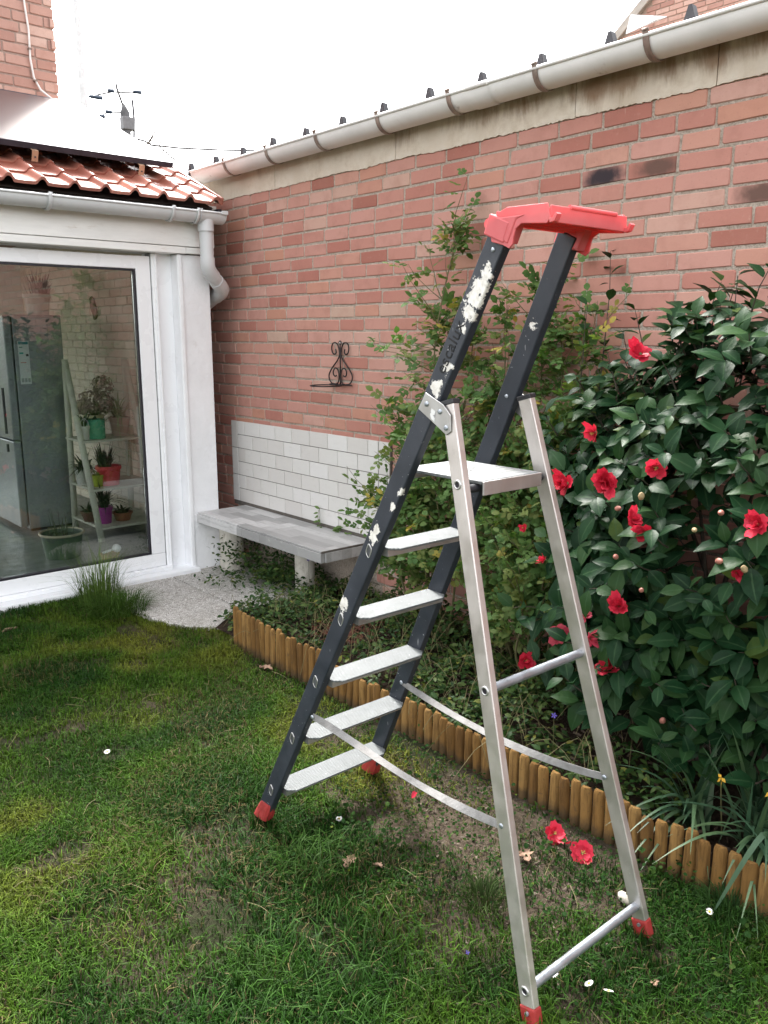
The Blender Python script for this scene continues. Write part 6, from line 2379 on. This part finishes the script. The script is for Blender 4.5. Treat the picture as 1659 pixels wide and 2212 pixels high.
# bigger lobed weeds by the logs
big = [leaf_geo(0.04, 0.036, .15, .15, rows=((0, .12), (.2, .8), (.45, .75), (.6, 1), (.8, .7), (1, .15)), wave=.3, seed=i) for i in range(3)]
pts, sz = [], []
for (x, y, n, sp) in ((2.06, 1.25, 40, .05), (2.08, 1.12, 46, .06), (2.0, 1.75, 30, .05), (1.9, 2.0, 30, .06), (1.62, 2.02, 40, .08), (1.55, 1.88, 40, .07), (2.05, 2.2, 26, .05), (1.95, 1.48, 26, .05), (2.02, .82, 30, .07), (1.82, .78, 26, .08), (1.35, 1.05, 16, .06), (2.25, 1.42, 40, .05), (1.75, 1.25, 14, .1)):
    for k in range(n):
        px_, py_ = x + wr3.gauss(0, sp), y + wr3.gauss(0, sp)
        pts.append((min(px_, 2.14) if x < 2.14 else px_, py_, (0.0 if x < 2.14 else 0.08) + 0.01 + .07 * wr3.random() * (1 if x > 1.98 else .5)))
        sz.append(wr3.uniform(.18, .48))
field_leaves('lobed_weeds', 'lobed weed leaves growing along the foot of the logs', pts, sz, big, M_weed, .5, 97)
# straw on the lawn
m = MB()
for k in range(110):
    x, y = wr3.uniform(.5, 2.1), wr3.uniform(.8, 3.6)
    a = wr3.uniform(0, 6.28)
    L = wr3.uniform(.03, .14)
    z = float(gz(x, y)) + .012
    p0 = Vector((x, y, z))
    p2 = p0 + Vector((math.cos(a) * L, math.sin(a) * L, wr3.uniform(-.004, .02)))
    if p2.x > 2.12:
        continue
    m.tube(curve3([p0, (p0 + p2) / 2 + Vector((wr3.gauss(0, .006), wr3.gauss(0, .006), .006)), p2], 3), .0009, 3, False)
o = m.build('lawn_straw', plain('pale_straw', (0.13, 0.11, 0.05), 0.8, vary=0.3))
tag(o, 'dry straw stalks scattered over the lawn', kind='stuff')

# crumbs of soil and tiny stones on the worn ground
m = MB()
for k in range(2600):
    x, y = wr3.gauss(1.78, .28), wr3.gauss(1.55, .55)
    if x > 2.13 or x < 1.0 or y < .6:
        continue
    c = Vector((x, y, float(gz(x, y)) + .002))
    s = wr3.uniform(.0015, .0055)
    vs = [c + Vector((wr3.gauss(0, s), wr3.gauss(0, s), abs(wr3.gauss(0, s)))) for _ in range(4)]
    m.add(vs, [(0, 1, 2), (0, 2, 3), (0, 3, 1), (1, 3, 2)])
o = m.build('soil_crumbs', plain('soil_crumb', (0.12, 0.095, 0.07), .9, vary=.5, vscale=60))
tag(o, 'crumbs of soil and grit on the worn ground by the ladder', kind='stuff')

# ================================================================== single things on the ground
def fallen_flower(label, x, y, s, seed, nrm):
    z = float(gz(x, y)) + .02
    t = thing('fallen_camellia', label, 'flower', (x, y, z), 'fallen camellia flowers')
    b_ = flower(t, (x, y, z + .004), nrm, s, M_petal, seed, 'blossom', True, (7, 5))
    b_.scale = (s * 1.05, s * 1.05, s * .45)
    return t


fallen_flower('fallen red camellia flower by the logs, wide open and flattened', 2.03, 1.50, 0.95, 201, (-.3, -.6, .7))
fallen_flower('fallen red camellia flower nearest the rear ladder foot', 2.01, 1.375, 0.95, 202, (-.5, -.5, .7))
for i, (x, y, lab) in enumerate(((1.842, 1.985, 'single small red petal on the worn ground behind the front treads'), (2.03, 1.68, 'red camellia petal at the foot of the logs'), (2.02, 1.44, 'red petal between the two fallen camellias'))):
    vs, fs = petal_geo(.024, .02, .4, 300 + i)
    me = bpy.data.meshes.new('fallen_petal')
    me.from_pydata(vs, [], fs)
    me.materials.append(M_petal)
    o = put('fallen_petal', me, None, (x, y, float(gz(x, y)) + .02), Euler((.3, -.5, i * 2.0)).to_quaternion())
    tag(o, lab, 'petal')


def dead_leaf(label, x, y, s, seed, rz):
    r = random.Random(seed)
    vs, fs = [], []
    n = 12
    for k in range(n + 1):
        t = k / n
        w = (math.sin(math.pi * min(1, t * 1.05)) ** .7) * (.42 + .18 * math.sin(t * 20)) * s
        for j in (-1, -.5, 0, .5, 1):
            vs.append((s * (t - .5) * 1.5, j * w + r.uniform(-.05, .05) * s, .22 * s * abs(j) ** 1.5 + .10 * s * math.sin(t * 5) + r.uniform(-.03, .03) * s))
    for k in range(n):
        for j in range(4):
            a = k * 5 + j
            fs.append((a, a + 1, a + 6, a + 5))
    me = bpy.data.meshes.new('fallen_leaf')
    me.from_pydata(vs, [], fs)
    me.materials.append(M_dead)
    me.polygons.foreach_set('use_smooth', [True] * len(fs))
    o = put('fallen_leaf', me, None, (x, y, float(gz(x, y)) + .022), Euler((r.uniform(-.3, .3), r.uniform(-.3, .3), rz)).to_quaternion())
    tag(o, label, 'leaf', 'fallen brown leaves')


M_dead = plain('dead_leaf', (0.27, 0.17, 0.115), 0.8, vary=0.3, vscale=30, bump=0.3)
dead_leaf('curled brown dead leaf on the bare patch left of the rear ladder leg', 1.44, 1.83, .042, 1, .4)
dead_leaf('second brown dead leaf just right of the curled one on the bare patch', 1.49, 1.76, .028, 2, 1.6)
dead_leaf('long brown dead leaf between the rear ladder legs', 1.87, 1.49, .050, 3, 1.0)
dead_leaf('brown dead leaf at the left edge of the lawn before the door', 1.30, 4.66, .060, 4, .2)
dead_leaf('brown dead leaf at the foot of the far logs', 2.08, 3.30, .050, 5, 2.0)
dead_leaf('small yellowish dead leaf in the grass at the bottom right', 1.70, .93, .022, 6, .7)

M_daisy = plain('daisy_white', (0.78, 0.76, 0.76), 0.6)
M_daisy_c = plain('daisy_yellow', (0.60, 0.42, 0.03), 0.7)


def daisy(label, x, y, h, s, tilt, seed):
    r = random.Random(seed)
    z0 = float(gz(x, y))
    t = thing('daisy', label, 'flower', (x, y, z0), 'daisies in the lawn')
    c = Vector((x, y, z0 + h))
    q = (Vector((0, 0, 1)) + Vector(tilt)).to_track_quat('Z', 'Y')
    m_ = MB()
    for k in range(18):
        a = 2 * math.pi * k / 18
        u = q @ Vector((math.cos(a), math.sin(a), .12))
        w = q @ Vector((-math.sin(a), math.cos(a), 0))
        m_.add([c + u * .002 * s - w * .0006, c + u * .010 * s - w * .0016 * s, c + u * .0125 * s, c + u * .010 * s + w * .0016 * s, c + u * .002 * s + w * .0006], [(0, 1, 2, 3, 4)])
    m_.build('petals', M_daisy, t)
    me = MB().lathe([(.0048 * s, 0), (.0042 * s, .0015), (.002 * s, .0026)], (0, 0, 0), 10, 'Z', False, True).mesh('flower_centre', M_daisy_c, True)
    put('flower_centre', me, t, c, q)
    MB().tube([(x, y, z0), c], .0010, 5).build('stem', M_stem_g, t)


daisy('open white daisy nearest the rear ladder leg foot', 1.505, 1.10, .055, 1.25, (-.5, -.4, 0), 1)
daisy('half closed daisy right of the open one by the ladder foot', 1.547, 1.02, .045, 1.0, (-.2, .5, 0), 2)
daisy('tilted white daisy, third in the row at the bottom edge', 1.563, .975, .045, 1.05, (.5, .3, 0), 3)
daisy('pinkish daisy bud in the grass right of the far rear ladder foot', 2.03, .965, .04, .85, (-.3, -.3, 0), 4)
daisy('small daisy on the worn ground below the bottom tread', 1.55, 2.03, .03, .9, (-.3, -.3, 0), 5)
daisy('lone white daisy in the left part of the lawn', 1.14, 2.97, .045, 1.0, (-.2, -.2, 0), 6)

me = MB().lathe([(.004, -.012), (.014, -.009), (.018, 0), (.015, .010), (.005, .015)], (0, 0, 0), 12).mesh('pebble', plain('pale_stone', (0.50, 0.46, 0.38), .7, vary=.25, vscale=50), True)
o = put('pebble', me, None, (1.93, 1.17, float(gz(1.93, 1.17)) + .016), Euler((.4, .3, .2)).to_quaternion())
o.scale = (1, 1.35, 1)
tag(o, 'pale pebble lying next to the far rear ladder leg', 'stone')
